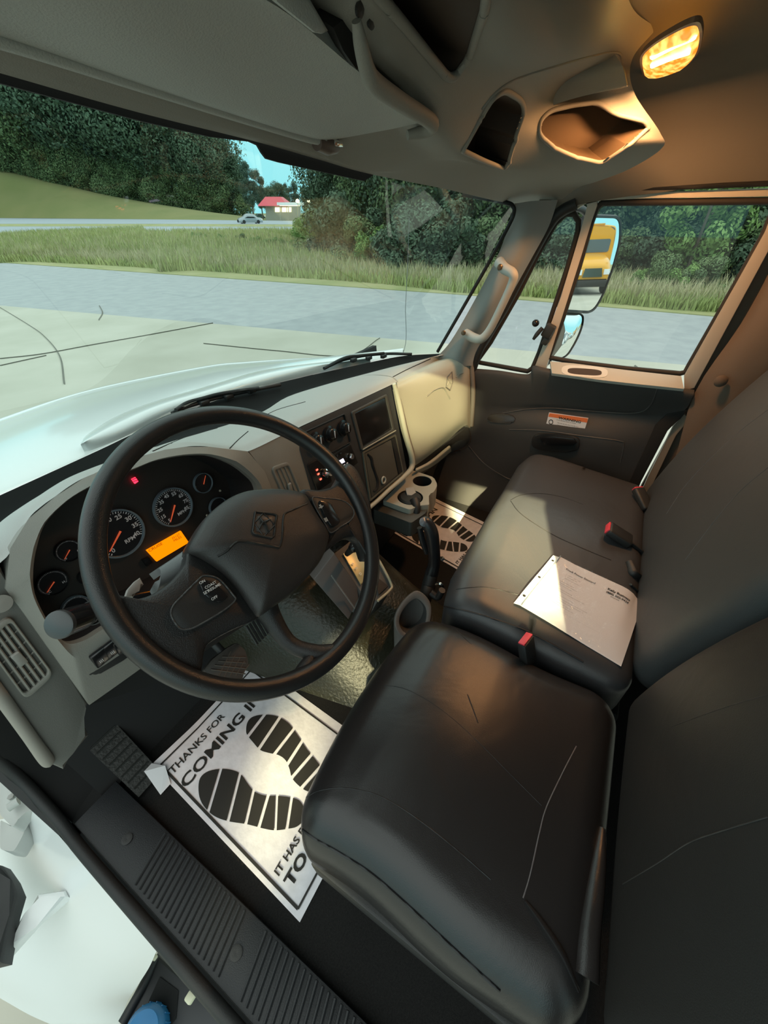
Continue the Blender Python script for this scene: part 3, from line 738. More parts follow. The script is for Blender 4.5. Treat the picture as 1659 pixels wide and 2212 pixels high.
prism('clip_pocket', AY(.285, (720, 60), (742, 42), (768, 60), (790, 140), (770, 150), (742, 110)), (0, .02, .01), BLK_M, con)
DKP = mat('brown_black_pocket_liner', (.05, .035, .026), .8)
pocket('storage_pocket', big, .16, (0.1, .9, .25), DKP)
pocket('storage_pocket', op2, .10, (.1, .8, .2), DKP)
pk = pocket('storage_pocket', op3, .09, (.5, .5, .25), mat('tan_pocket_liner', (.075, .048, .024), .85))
# the mesh net inside the right hand pocket and the moulded hook below it
NET = mat('pocket_net', (.45, .36, .22), .6)
bm = bmesh.new()
for i in range(9):
    a0, a1 = at(1205+9*i, 262-2*i, X=1.50), at(1235+9*i, 330+1*i, X=1.50); addtube(bm, [a0, a1], .0012, seg=4, lin=True)
for j in range(8):
    a0, a1 = at(1205+4*j, 265+9*j, X=1.50), at(1275+4*j, 250+9*j, X=1.50); addtube(bm, [a0, a1], .0012, seg=4, lin=True)
frombm('storage_net', bm, NET, con)
prism('hook', onp([(1218, 350), (1246, 354), (1241, 387), (1225, 385)], (1, -.5, 0), at(1230, 370, X=1.44)), (.012, .006, 0), mat('ivory_hook', (.42, .41, .36), .5), con, bev=.002)
# moulded raised block between the pockets
grid('moulded_cover', [Rw((1112, 170, 'X', 1.19), (1180, 140, 'X', 1.20), (1250, 128, 'X', 1.21), (1325, 112, 'X', 1.215)), Rw((1120, 195, 'X', 1.18), (1190, 180, 'X', 1.20), (1265, 165, 'X', 1.20), (1345, 145, 'X', 1.21)),
     Rw((1172, 240, 'X', 1.20), (1200, 225, 'X', 1.21), (1270, 205, 'X', 1.22), (1355, 188, 'X', 1.24))], HEAD, con, nu=14, nv=10, thick=.01)
for pl in ([(1040, 235), (1075, 195), (1120, 168), (1200, 142), (1325, 113), (1345, 140), (1355, 185)],):
    seam(bvhcon, pl, con, .0022, HEAD, name='moulding_ridge')

# sun visor of the driver
VT = thing('sun_visor', at(690, 306, Y=.41), 'large grey padded sun visor folded up above the driver side windshield', 'sun visor')
vz = lambda x, y, Y: at(x, y, Y=Y)
rows = [[vz(-260, 25, .415), vz(0, 90, .415), vz(300, 185, .415), vz(540, 262, .415), vz(668, 300, .412), vz(700, 306, .405)],
        [vz(-260, -5, .40), vz(0, 60, .40), vz(300, 165, .395), vz(540, 245, .39), vz(700, 292, .385), vz(770, 293, .385)],
        [vz(-260, -90, .36), vz(0, -30, .36), vz(300, 85, .355), vz(560, 175, .35), vz(740, 240, .34), vz(850, 278, .335)],
        [vz(-260, -260, .31), vz(0, -190, .31), vz(300, -80, .31), vz(560, 30, .305), vz(760, 165, .30), vz(903, 266, .298)],
        [vz(-260, -320, .295), vz(0, -250, .295), vz(300, -130, .295), vz(600, 15, .293), vz(775, 155, .292), vz(915, 262, .292)]]
grid('visor_panel', rows, VIS, VT, nu=40, nv=24, thick=.012)
tube('visor_edge', [vz(-200, 42, .413), vz(0, 88, .413), vz(300, 183, .413), vz(540, 260, .413), vz(668, 299, .41), vz(702, 304, .405)], .0045, VIS, VT, seg=8)
lathe('hinge_pivot', [(0, -.02), (.008, -.02), (.011, 0), (.008, .02), (0, .02)], vz(705, 312, .41), mat('brown_hinge', (.10, .07, .06), .4), VT, ax=(1, 0, 0), seg=16)
box('hinge_clip', vz(725, 309, .405), (.02, .012, .008), CHR, VT, bev=.002)
CL = thing('grab_strap_cover', at(670, 20, Y=.26), 'grey moulded clip at the upper edge of the console by the visor', 'clip')
prism('cover', [at(590, -40, Y=.262), at(640, -60, Y=.262), at(716, 72, Y=.262), at(700, 80, Y=.262), at(684, 77, Y=.262), at(600, 10, Y=.262)], (0, .02, .012), VIS, CL, bev=.004)
for x, y in ((775, 20), (800, 45)): lathe('screw', [(0, -.002), (.004, -.001), (.005, .002), (0, .003)], at(x, y, Y=.262), BLK, CL, ax=(0, -1, -.3), seg=12)

# dome lamp
DL = thing('dome_lamp', at(1455, 105, Z=2.535), 'lit amber dome lamp in the ceiling on the passenger side', 'ceiling lamp')
dn = (.10, -.10, -1)
lo_ = [(1392, 108), (1420, 82), (1470, 52), (1503, 40), (1513, 50), (1514, 75), (1505, 108), (1478, 138), (1440, 160), (1408, 172), (1396, 160), (1389, 130)]
LP = onp(lo_, dn, at(1455, 105, Z=2.535)); LP = spline(LP, 48, closed=True); c = sum(LP, V())/len(LP)
AMB = mat('lit_amber_lens', (1.0, .42, .06), .3, emit=1.5)
an = AMB.node_tree; ab = an.nodes['Principled BSDF']; wv = an.nodes.new('ShaderNodeTexNoise'); wv.inputs['Scale'].default_value = 30; mpp = an.nodes.new('ShaderNodeMapping'); mpp.inputs['Scale'].default_value = (.5, 3, 1); mpp.inputs['Rotation'].default_value = (0, 0, .5)
tcc = an.nodes.new('ShaderNodeTexCoord'); an.links.new(tcc.outputs['Object'], mpp.inputs[0]); an.links.new(mpp.outputs[0], wv.inputs['Vector']); rpp = an.nodes.new('ShaderNodeValToRGB'); an.links.new(wv.outputs[0], rpp.inputs[0])
rpp.color_ramp.elements[0].position = .4; rpp.color_ramp.elements[0].color = (.75, .20, .01, 1); rpp.color_ramp.elements[1].position = .62; rpp.color_ramp.elements[1].color = (1, .62, .14, 1)
an.links.new(rpp.outputs[0], ab.inputs['Emission Color'])
HOT = mat('glowing_bulb', (1.0, .74, .25), .3, emit=11)
bm = bmesh.new(); N = V(dn).normalized(); rings = []
for s_, h in ((1, 0), (.97, .008), (.8, .013), (.5, .016), (.2, .017)): rings.append([bm.verts.new(c+(p-c)*s_+N*h) for p in LP])
for A, B2 in zip(rings, rings[1:]):
    for i in range(48): bm.faces.new((A[i-1], A[i], B2[i], B2[i-1]))
bm.faces.new(rings[-1]); frombm('lens', bm, AMB, DL)
ringplate('bezel', scale_loop(LP, 1.07), scale_loop(LP, .99), N*.006, mat('brown_lamp_bezel', (.22, .12, .06), .5), DL)
for (x0, y0, x1, y1, w) in ((1412, 118, 1500, 75, .008), (1410, 140, 1490, 110, .006), (1425, 100, 1470, 70, .005)):
    tube('bulb', [at(x0, y0, Z=2.514), at((x0+x1)/2, (y0+y1)/2-2, Z=2.512), at(x1, y1, Z=2.514)], w*.8, HOT, DL, seg=8)
lamp = light('AREA', 'dome_lamp_light', c+N*.03, 5.8, (1.0, .47, .18), shape='DISK', size=.09)
lamp.rotation_euler = V((.05, -.12, -1)).to_track_quat('-Z', 'Y').to_euler()

# right A pillar with its seals
AP = grid('wall_right', [Rw((1112, 440, 'X', 1.50), (1150, 434, 'X', 1.53), (1205, 432, 'X', 1.575)), Rw((1102, 475, 'X', 1.50), (1140, 480, 'X', 1.515), (1185, 490, 'X', 1.575)), Rw((1078, 545, 'X', 1.49), (1118, 560, 'X', 1.505), (1150, 555, 'X', 1.575)),
                     Rw((1030, 640, 'X', 1.49), (1062, 660, 'X', 1.505), (1085, 670, 'X', 1.575)), Rw((975, 735, 'X', 1.49), (1005, 745, 'X', 1.50), (1032, 752, 'X', 1.57)), Rw((940, 775, 'X', 1.49), (985, 790, 'X', 1.50), (1020, 790, 'X', 1.57))], mat('pillar_trim', (.30, .31, .30), .6, bump=.2, scale=800), nu=16, nv=30, thick=.012)
struct(AP)
struct(tube('trim_3', Rw((1000, 420, 'X', 1.48), (1090, 437, 'X', 1.48), (1108, 446, 'X', 1.485), (1110, 460, 'X', 1.485), (1100, 485, 'X', 1.485), (1060, 560, 'X', 1.475), (1000, 665, 'X', 1.475), (945, 760, 'X', 1.475)), .006, BLK_M, seg=6))
struct(tube('trim_4', Rw((1245, 440, 'X', 1.60), (1215, 455, 'X', 1.60), (1190, 480, 'X', 1.60), (1150, 550, 'X', 1.60), (1090, 665, 'X', 1.60), (1040, 748, 'X', 1.60), (1020, 800, 'X', 1.60)), .017, RUB, seg=10))
GH = thing('pillar_grab_bar', at(1090, 590, X=1.49), 'light grey grab handle bolted to the passenger side windshield pillar', 'grab bar')
GHM = mat('handle_grey', (.36, .36, .335), .5, bump=.2, scale=900)
hx = 1.43
tube('handle_bar', Rw((1078, 566, 'X', 1.47), (1090, 580, 'X', 1.45), (1108, 592, 'X', hx), (1106, 612, 'X', hx), (1082, 665, 'X', hx), (1058, 712, 'X', hx), (1040, 732, 'X', hx), (1024, 730, 'X', 1.45), (1006, 720, 'X', 1.47)),
     [.017, .016, .0145, .013, .0125, .013, .0145, .016, .016], GHM, GH, seg=14)
for x, y in ((1080, 577), (1001, 719)):
    lathe('bolt_cap', [(0, -.012), (.0085, -.012), (.0085, .003), (.006, .0045), (0, .0045)], at(x, y, X=1.435), mat('bronze_bolt', (.09, .07, .045), .35, metal=.5), GH, ax=V((-1, -.35, .25)), seg=16)

# ------------- passenger door
DX = 1.62
D1 = thing('door_1', V((DX, .2, 1.1)), None, None); struct(D1)
DPM = mat('door_card_plastic', (.048, .046, .045), .62, bump=.35, scale=900)
DPT = mat('door_ledge_grey', (.46, .46, .42), .5, bump=.2, scale=900)
rows = [Rw((1012, 795, 'X', 1.60), (1075, 800, 'X', 1.60), (1140, 808, 'X', 1.60), (1152, 790, 'X', 1.60), (1185, 796, 'X', 1.585), (1300, 812, 'X', 1.58), (1400, 828, 'X', 1.58), (1500, 842, 'X', 1.59)),
        Rw((1012, 810, 'X', 1.59), (1075, 815, 'X', 1.59), (1140, 826, 'X', 1.59), (1155, 812, 'X', 1.58), (1190, 812, 'X', 1.57), (1300, 826, 'X', 1.57), (1400, 842, 'X', 1.57), (1497, 856, 'X', 1.58)),
        Rw((1012, 860, 'X', 1.605), (1075, 865, 'X', 1.605), (1130, 870, 'X', 1.605), (1160, 868, 'X', 1.60), (1200, 870, 'X', 1.60), (1300, 880, 'X', 1.60), (1390, 886, 'X', 1.60), (1480, 885, 'X', 1.60)),
        Rw((1010, 885, 'X', 1.61), (1080, 888, 'X', 1.61), (1130, 888, 'X', 1.61), (1170, 888, 'X', 1.61), (1220, 893, 'X', 1.61), (1300, 898, 'X', 1.61), (1380, 905, 'X', 1.61), (1440, 915, 'X', 1.61)),
        Rw((990, 935, 'X', 1.60), (1060, 925, 'X', 1.60), (1110, 925, 'X', 1.59), (1170, 928, 'X', 1.58), (1240, 935, 'X', 1.58), (1300, 945, 'X', 1.58), (1345, 955, 'X', 1.59), (1410, 965, 'X', 1.61)),
        Rw((970, 975, 'X', 1.615), (1030, 975, 'X', 1.615), (1090, 985, 'X', 1.60), (1160, 990, 'X', 1.59), (1240, 995, 'X', 1.59), (1300, 1000, 'X', 1.59), (1340, 1005, 'X', 1.60), (1380, 1010, 'X', 1.61)),
        Rw((950, 1030, 'X', 1.62), (990, 1040, 'X', 1.62), (1050, 1050, 'X', 1.62), (1120, 1060, 'X', 1.62), (1220, 1070, 'X', 1.62), (1280, 1080, 'X', 1.62), (1320, 1090, 'X', 1.62), (1355, 1095, 'X', 1.62)),
        Rw((935, 1085, 'X', 1.62), (960, 1095, 'X', 1.62), (1020, 1115, 'X', 1.62), (1080, 1130, 'X', 1.62), (1160, 1160, 'X', 1.62), (1220, 1170, 'X', 1.62), (1260, 1180, 'X', 1.62), (1300, 1190, 'X', 1.62))]
DC = grid('door_card', rows, DPM, D1, nu=60, nv=60, thick=.03)
dbv = bvh(DC)
# pale ledge along the window sill with its oval pull
q0, q1, q2 = at(1188, 782, X=1.60), at(1470, 812, X=1.60), at(1192, 803, X=1.562); ln = (q1-q0).cross(q2-q0).normalized()
if ln.z < 0: ln = -ln
def ledge(px, h): return onp(px, ln, q0+ln*h)
prism('window_ledge', ledge([(1188, 780), (1240, 785), (1350, 799), (1472, 812), (1478, 840), (1380, 830), (1300, 821), (1192, 806)], .006), -ln*.012, DPT, D1, bev=.0015)
def sup(px, py, rx, ry, rot, n=32, e=3.2):
    out = []
    for i in range(n):
        a = 2*pi*i/n; cx = math.copysign(abs(cos(a))**(2/e), cos(a)); sy = math.copysign(abs(sin(a))**(2/e), sin(a))
        out.append((px+rx*cx*cos(rot)-ry*sy*sin(rot), py+rx*cx*sin(rot)+ry*sy*cos(rot)))
    return out
pa, pb = ledge(sup(1263, 802, 50, 12, .07), .0075), ledge(sup(1263, 803, 37, 7, .07), .0085)
ringplate('ledge_pull_rim', pa, pb, -ln*.004, mat('pale_pull_rim', (.62, .62, .58), .4), D1)
prism('ledge_pull', pb, -ln*.003, DKP, D1)
# swoosh ridges on the card
for pl in ([(1085, 893), (1140, 884), (1200, 882), (1300, 890), (1375, 892), (1405, 875), (1420, 840)], [(1100, 928), (1170, 930), (1260, 942), (1335, 952), (1347, 962), (1340, 1000)], [(1010, 960), (1045, 1000), (1090, 1030), (1120, 1040)]):
    seam(dbv, pl, D1, .0022, mat('door_ridge', (.075, .072, .07), .5), name='moulded_ridge')
# recessed window switch / handle cup
P = onsurf(dbv, [(1050, 905), (1058, 896), (1085, 893), (1108, 898), (1115, 906), (1106, 915), (1080, 914), (1060, 912)], .004)
prism('inside_handle', P, (.006, 0, 0), mat('dark_brown_handle', (.035, .030, .028), .35), D1, bev=.004, rnd=.01)
hp_ = onsurf(dbv, sup(1200, 957, 52, 19, .06, n=24), .010); prism('door_pull_frame', hp_, (.02, 0, 0), BLK, D1, bev=.003)
prism('door_pull', onsurf(dbv, [(1165, 946), (1195, 943), (1240, 948), (1246, 957), (1238, 963), (1175, 962)], .018), (.012, 0, 0), BLK_G, D1, bev=.003)
# warning label
lab = [(1186, 891), (1271, 903), (1262, 931), (1180, 915)]
c0 = onsurf(dbv, [(1225, 910)], 0)[0]
def labp(pts, off): return onp(pts, (1, 0, 0), (c0.x-off, 0, 0))
LB = thing('warning_label', c0, 'white and orange warning label stuck on the passenger door card', 'label')
prism('label_paper', labp(lab, .010), (.001, 0, 0), WHT, LB)
prism('label_header', labp([(1187, 892.5), (1270, 904), (1268, 913), (1184.5, 900)], .0105), (.0004, 0, 0), mat('orange_print', (.80, .20, .06), .5), LB)
q = labp([(1186, 910), (1228, 898)], .0112)
tx, ty = V((0, -1, 0)), V((0, 0, 1))
def ptext(s, px, py, h, m, parent, off=.0112, bold=0, wide=1.0): 
    p = labp([(px, py)], off)[0]; return text('print', s, p, tx, ty, h, m, parent, bold=bold, wide=wide)
ptext('WARNING', 1206, 904.5, .013, INK, LB, bold=.02, wide=1.3)
for s, x, y in (('Avoid Serious Injury or Death', 1202, 907.5), ('Do not use the door handle as a', 1204, 914), ('step or entry aid. Use the grab', 1203, 918.5), ('handles and steps.', 1202, 923)): ptext(s, x, y, .0058, INK, LB)
ringplate('label_symbol', labp(oval_ := sup(1190, 911.5, 5, 5.5, 0, 16, 2), .0111), labp(sup(1190, 911.5, 3.6, 4, 0, 16, 2), .0111), (.0002, 0, 0), INK, LB)
# window glass, vent glass, rubber frames, painted frame
wl = [(1185, 772), (1215, 690), (1250, 580), (1278, 480), (1290, 448), (1302, 438), (1500, 436), (1680, 434), (1648, 510), (1560, 665), (1478, 808), (1350, 796), (1240, 782)]
vl = [(1030, 782), (1060, 740), (1120, 635), (1165, 545), (1200, 483), (1222, 462), (1240, 462), (1250, 478), (1248, 500), (1225, 580), (1195, 670), (1165, 760), (1150, 795), (1140, 802), (1085, 792)]
def loopgrid(name, px, X, m, parent):
    P = AX(X, *px); bm = bmesh.new(); f = bm.faces.new([bm.verts.new(p) for p in P]); bmesh.ops.triangulate(bm, faces=[f]); return frombm(name, bm, m, parent, smooth=False)
loopgrid('window_glass', wl, 1.632, GL_D, D1); loopgrid('vent_glass', vl, 1.634, GL_D, D1)
RB = mat('brown_black_seal', (.022, .017, .013), .7)
tube('window_seal', AX(1.622, *wl), .0085, RB, D1, seg=8, closed=True, lin=True, n=120)
tube('vent_seal', AX(1.624, *vl), .0085, RB, D1, seg=8, closed=True, lin=True, n=120)
post = [(1152, 800), (1175, 740), (1212, 640), (1245, 530), (1262, 470), (1270, 445), (1262, 430), (1292, 425), (1290, 445), (1278, 478), (1258, 545), (1225, 650), (1195, 745), (1178, 800)]
prism('window_post', AX(1.612, *post), (.025, 0, 0), TAN, D1, bev=.002)
prism('door_top_frame', AX(1.612, (1215, 432), (1280, 420), (1400, 416), (1500, 412), (1700, 405), (1700, 424), (1500, 427), (1400, 428), (1300, 431), (1285, 438), (1262, 440), (1245, 452), (1225, 452)), (.025, 0, 0), mat('ivory_door_frame', (.50, .46, .37), .45), D1, bev=.002)
prism('door_rear_frame', AX(1.605, (1700, 440), (1672, 520), (1500, 838), (1478, 845), (1478, 812), (1652, 505), (1665, 470), (1685, 438)), (.03, 0, 0), TAN, D1, bev=.002)
tube('door_edge_seal', Rw((1700, 395, 'X', 1.60), (1500, 403, 'X', 1.60), (1300, 412, 'X', 1.60), (1230, 424, 'X', 1.60)), .006, BLK_M, D1, seg=6)
# rear door jamb, black seal and the body pillar behind the door
struct(prism('trim_5', AX(1.60, (1484, 885), (1440, 895), (1415, 920), (1360, 1040), (1330, 1120), (1352, 1130), (1385, 1040), (1440, 930), (1470, 905)), (.03, 0, 0), BLK_M, bev=.003))
struct(prism('trim_6', AX(1.615, (1478, 895), (1455, 920), (1400, 1030), (1360, 1120), (1375, 1125), (1410, 1045), (1460, 940), (1490, 905)), (.02, 0, 0), mat('jamb_tan', (.26, .21, .16), .5)))
BPM = mat('brown_pillar_trim', (.15, .105, .075), .7, bump=.3, scale=700)
struct(grid('wall_rear', [Rw((1720, 440, 'X', 1.60), (1790, 380, 'X', 1.52), (1900, 380, 'X', 1.45)), Rw((1675, 560, 'X', 1.60), (1710, 560, 'X', 1.52), (1850, 560, 'X', 1.45)), Rw((1600, 700, 'X', 1.60), (1650, 700, 'X', 1.52), (1800, 700, 'X', 1.45)),
     Rw((1500, 850, 'X', 1.60), (1560, 880, 'X', 1.57), (1720, 900, 'X', 1.535)), Rw((1455, 1000, 'X', 1.60), (1500, 1030, 'X', 1.58), (1700, 1080, 'X', 1.56)), Rw((1400, 1130, 'X', 1.60), (1450, 1150, 'X', 1.59), (1650, 1200, 'X', 1.58))], BPM, nu=12, nv=20, thick=.02))
struct(prism('trim_11', AX(1.642, (1484, 842), (1652, 530), (1690, 440), (1950, 440), (1950, 1250), (1300, 1250), (1345, 1125), (1385, 1050), (1465, 905)), (.02, 0, 0), BPM))
struct(prism('trim_13', [V((1.632, .45, 1.1)), V((1.632, 1.0, 1.1)), V((1.632, 1.0, 1.72)), V((1.632, .72, 1.72)), V((1.632, .54, 1.72)), V((1.632, .45, 1.5))], (.02, 0, 0), BLK_M))
struct(box('wall_back', (.8, -.70, 1.85), (1.75, .02, 1.50), BPM))
prism_ = lathe('belt_anchor', [(0, 0), (.016, 0), (.018, .006), (.010, .012), (0, .012)], at(1556, 822, X=1.55), BPM, None, ax=(-1, -.2, 0), seg=20)
tag(prism_, 'round brown seat belt anchor cover on the pillar behind the door', 'belt anchor')
# small round clamp on the vent post
CP = thing('clamp_mount', at(1180, 720, X=1.60), 'small black ball clamp gripping the passenger vent window post', 'clamp')
lathe('ball', [(0, -.0125), (.006, -.011), (.011, -.006), (.0125, 0), (.011, .006), (.006, .011), (0, .0125)], at(1157, 698, X=1.575), BLK_G, CP, seg=20, sharp=None)
tube('lever', Rw((1172, 708, 'X', 1.575), (1160, 722, 'X', 1.57), (1152, 733, 'X', 1.57)), [.007, .0075, .005], BLK, CP)
box('clamp_body', at(1185, 715, X=1.595), (.03, .035, .045), BLK, CP, M=Matrix.Rotation(.35, 3, 'X'), bev=.006)
box('clamp_jaw', at(1180, 735, X=1.598), (.026, .02, .03), BLK, CP, M=Matrix.Rotation(.35, 3, 'X'), bev=.004)
# ================================================================== DASHBOARD
FPN, FP0 = V((0, 1, -.2)), V((0, .60, 1.90))          # the plane the dashboard's faces lie in
def FPl(pts, off=0): return onp(pts, FPN, FP0-V((0, off, 0)))
FD = V((0, 1, -.2)).normalized()                      # into the dashboard
DB = thing('dashboard', V((.75, .75, 1.6)), 'pale grey moulded dashboard running across the cab under the windshield', 'dashboard')
D1r = AZ(1.855, (-220, 1235), (0, 1140), (208, 1031), (330, 968), (464, 926), (560, 893), (640, 850), (830, 797), (935, 772), (995, 760))
W0b = AZ(1.83, (-220, 1170), (0, 1070), (208, 975), (330, 918), (464, 866), (560, 838), (640, 818), (780, 787), (870, 769), (950, 764))
midr = [a.lerp(b, .5)-V((0, 0, .02)) for a, b in zip(W0b, D1r)]
grid('defrost_trough', [W0b, midr, D1r], mat('black_cowl_trough', (.006, .0065, .0065), .95, spec=.15), DB, nu=40, nv=8)
crest = [(-220, 1300), (0, 1216), (62, 1120), (120, 1072), (180, 1033), (270, 999), (321, 981), (400, 965), (452, 965), (498, 973), (535, 975), (590, 950), (650, 921), (760, 871), (852, 828), (858, 824)]
cr3 = FPl(crest)
def resample(P, k): return spline(P, k)
cr3 = FPl(crest); dk = spline(D1r[:-2]+[D1r[-2].lerp(D1r[-3], .5)], 15)
deckA = [resample(D1r[:9], 30)]
crR = resample(cr3, 30)
far30 = deckA[0]
# match the far edge to the crest by X so that the deck does not shear
def matchx(curve, xs):
    C = spline(curve, 200); return [min(C, key=lambda p: abs(p.x-x)) for x in xs]
farm = matchx(D1r, [p.x for p in crR])
m1 = [a.lerp(b, .45)+V((0, 0, .012)) for a, b in zip(farm, crR)]; m2 = [a.lerp(b, .85)+V((0, .0, .013)) for a, b in zip(farm, crR)]
DTOP = mat('dash_top_grey', (.36, .365, .35), .5, bump=.25, scale=900)
deck = grid('dash_top', [farm, m1, m2, crR], DTOP, DB, nu=120, nv=16)
dv = bvh(deck)
for pl in ([(0, 1250), (30, 1180), (70, 1130), (90, 1122)], [(330, 975), (400, 945), (470, 925)], [(496, 969), (515, 950), (536, 932)], [(560, 905), (600, 885), (660, 868)]):
    seam(dv, pl, DB, .0012, BLK_M, name='panel_gap')
inner = [(72, 1230), (75, 1281), (100, 1336), (127, 1375), (151, 1391), (187, 1381), (226, 1357), (300, 1315), (400, 1260), (500, 1190), (552, 1120), (556, 1055), (532, 1024), (498, 1001), (452, 985), (406, 984), (362, 990), (328, 998), (292, 1013), (240, 1034), (193, 1053), (145, 1082), (99, 1129), (80, 1180)]
outer = [(12, 1272), (48, 1320), (88, 1377), (128, 1433), (193, 1523), (240, 1490), (310, 1440), (420, 1370), (520, 1300), (600, 1240), (650, 1165), (589, 1060), (572, 1018), (535, 975), (452, 965), (400, 965), (360, 971), (321, 981), (290, 991), (225, 1014), (180, 1033), (120, 1072), (62, 1120), (22, 1185)]
def smoothpair(o_, i_, k):
    return ([(p.x, p.y) for p in spline([V((x, y, 0)) for x, y in o_], k, True)], [(p.x, p.y) for p in spline([V((x, y, 0)) for x, y in i_], k, True)])
BZM = mat('bezel_grey', (.235, .225, .20), .5, bump=.2, scale=900)
# bezel: outer loop, lip bulge, inner loop, then the black tunnel down to the gauge plate
ins = [(p.x, p.y) for p in spline([V((x, y, 0)) for x, y in inner], 96, True)]
outs = []
for i in range(24):
    a, b = V(outer[i]+(0,)), V(outer[(i+1) % 24]+(0,))
    for k in range(4): outs.append(((a.lerp(b, k/4)).x, (a.lerp(b, k/4)).y))
O3, I3 = FPl(outs), FPl(ins, .006); G3 = onp(ins, FPN, FP0+V((0, .075, 0)))
cI = sum(I3, V())/len(I3); I4 = [p+FD*.085 for p in I3]; I4 = [sum(I4, V())/96+(p-sum(I4, V())/96)*.97 for p in I4]
bm = bmesh.new(); n = 96
L0 = [bm.verts.new(p) for p in O3]; Lb = [bm.verts.new(a.lerp(b, .8)-FD*.006) for a, b in zip(O3, I3)]; L1 = [bm.verts.new(p) for p in I3]; L2 = [bm.verts.new(p+FD*.015) for p in I3]
Lz = [bm.verts.new(p+FD*.03) for p in O3]
for A, B2 in ((Lz, L0), (L0, Lb), (Lb, L1), (L1, L2)):
    for i in range(n): bm.faces.new((A[i-1], A[i], B2[i], B2[i-1]))
frombm('cluster_bezel', bm, BZM, DB)
bm = bmesh.new(); a = [bm.verts.new(p+FD*.013) for p in I3]; b = [bm.verts.new(p) for p in I4]
for i in range(n): bm.faces.new((a[i-1], a[i], b[i], b[i-1]))
bm.faces.new(b); frombm('cluster_housing', bm, mat('cluster_black_housing', (.016, .015, .016), .55), DB)

# instrument cluster: gauges lying on the housing's back plate
IC = thing('instrument_cluster', I4[0], 'black instrument cluster with round gauges and an amber display behind the wheel', 'instrument cluster')
GO = FP0+FD*.078
def GP(pts, off=0): return onp(pts, FPN, GO-FD*off)
GU = V((1, 0, 0)); GVv = V((0, .2, 1)).normalized()    # in-plane right, in-plane up
RIMB = mat('gauge_blue_rim', (.22, .28, .33), .25, metal=.3); FACE = mat('gauge_face', (.014, .015, .018), .3); NDL = mat('orange_red_needle', (.85, .13, .05), .4, emit=.35); PRT = mat('pale_gauge_print', (.50, .50, .50), .5, emit=.10)
plate = GP([(60, 1200), (90, 1380), (150, 1400), (560, 1170), (585, 1060), (530, 990), (440, 960), (300, 985), (100, 1090)])
prism('cluster_plate', plate, FD*.004, mat('cluster_plate', (.030, .024, .021), .6), IC)
def gauge(px, py, rpx, nums=None, needle=None, unit=None, ring=True, lab='gauge'):
    c = GP([(px, py)], .002)[0]; e = GP([(px+rpx*.9, py)], .002)[0]; f = GP([(px, py-rpx)], .002)[0]
    R = ((e-c).length/.9+(f-c).length)/2*.92
    g = lathe(lab, [(0, .0), (R*.98, 0), (R, .003)], c, FACE, IC, ax=-FD, seg=40)
    lathe('gauge_rim', [(R*.93, .002), (R*.96, .006), (R*1.02, .006), (R*1.04, 0)], c, RIMB if ring else FACE, g, ax=-FD, seg=40, cap=False)
    if nums:
        obs = []
        a0, a1 = radians(225), radians(-35)
        for i, s in enumerate(nums):
            a = a0+(a1-a0)*i/(len(nums)-1); p = c+(GU*cos(a)+GVv*sin(a))*R*.70-FD*.0035
            h = R*.26; obs.append(text('t', s, p-GVv*h*.35, GU, GVv, h, PRT, bold=.02, align='CENTER'))
        bm = bmesh.new()
        for i in range(41):
            a = a0+(a1-a0)*i/40; p = c+(GU*cos(a)+GVv*sin(a))*R*.88-FD*.0035; d = (GU*cos(a)+GVv*sin(a)); t_ = GU*-sin(a)+GVv*cos(a)
            w = R*.012 if i % 4 else R*.02; l = R*.04
            vs = [bm.verts.new(p+d*l+t_*w), bm.verts.new(p-d*l+t_*w), bm.verts.new(p-d*l-t_*w), bm.verts.new(p+d*l-t_*w)]; bm.faces.new(vs)
        obs.append(frombm('k', bm, PRT))
        if unit: obs.append(text('t', unit, c-GVv*R*.55+GU*R*.25-FD*.0035, GU, GVv, R*.24, PRT, bold=.02, align='CENTER'))
        join('dial_print', obs, g)
    if needle is not None:
        d = GU*cos(needle)+GVv*sin(needle); t_ = GVv*cos(needle)-GU*sin(needle)
        prism('needle', [c-FD*.006-d*R*.12+t_*R*.04, c-FD*.006-d*R*.12-t_*R*.04, c-FD*.006+d*R*.78-t_*R*.015, c-FD*.006+d*R*.78+t_*R*.015], FD*.001, NDL, g)
    return g
gauge(373, 1095, 44, ['5', '15', '25', '35', '45', '55', '65', '75', '85'], radians(228), 'MPH')
gauge(254, 1152, 58, ['0', '5', '10', '15', '20', '25', '30', '35', '40'], radians(215), 'RPM')
gauge(437, 1043, 22, None, radians(50), ring=True); gauge(470, 1095, 21, None, radians(200))
gauge(146, 1189, 28, ['0', '', '6'], radians(215), ring=False); gauge(112, 1258, 32, ['C', '', 'H'], radians(210), ring=False); gauge(163, 1312, 30, ['L', '', 'H'], radians(200)); gauge(185, 1245, 18, None, radians(200), ring=False)
ORG = mat('lit_amber_display', (1.0, .27, .0), .4, emit=1.05)
dq = [(317, 1189), (391, 1147), (408, 1172), (339, 1213), (332, 1203), (326, 1205)]
dis = prism('display', GP([(317, 1189), (391, 1147), (408, 1172), (339, 1213)], .006), FD*.004, ORG, IC)
ux = (GP([(391, 1147)])[0]-GP([(317, 1189)])[0]).normalized(); uy = FD.cross(ux)*1
if uy.dot(GVv) < 0: uy = -uy
INKO = mat('display_segments', (.35, .07, .0), .5)
text('display_digits', 'CRUISE', GP([(322, 1193)], .0067)[0], ux, uy, .008, INKO, dis, wide=1.1)
text('display_digits', '35127', GP([(372, 1166)], .0067)[0], ux, uy, .007, INKO, dis)
text('display_digits', 'MILES', GP([(376, 1171)], .0067)[0], ux, uy, .007, INKO, dis)
RL = mat('lit_red_telltale', (1, .02, .05), .4, emit=4)
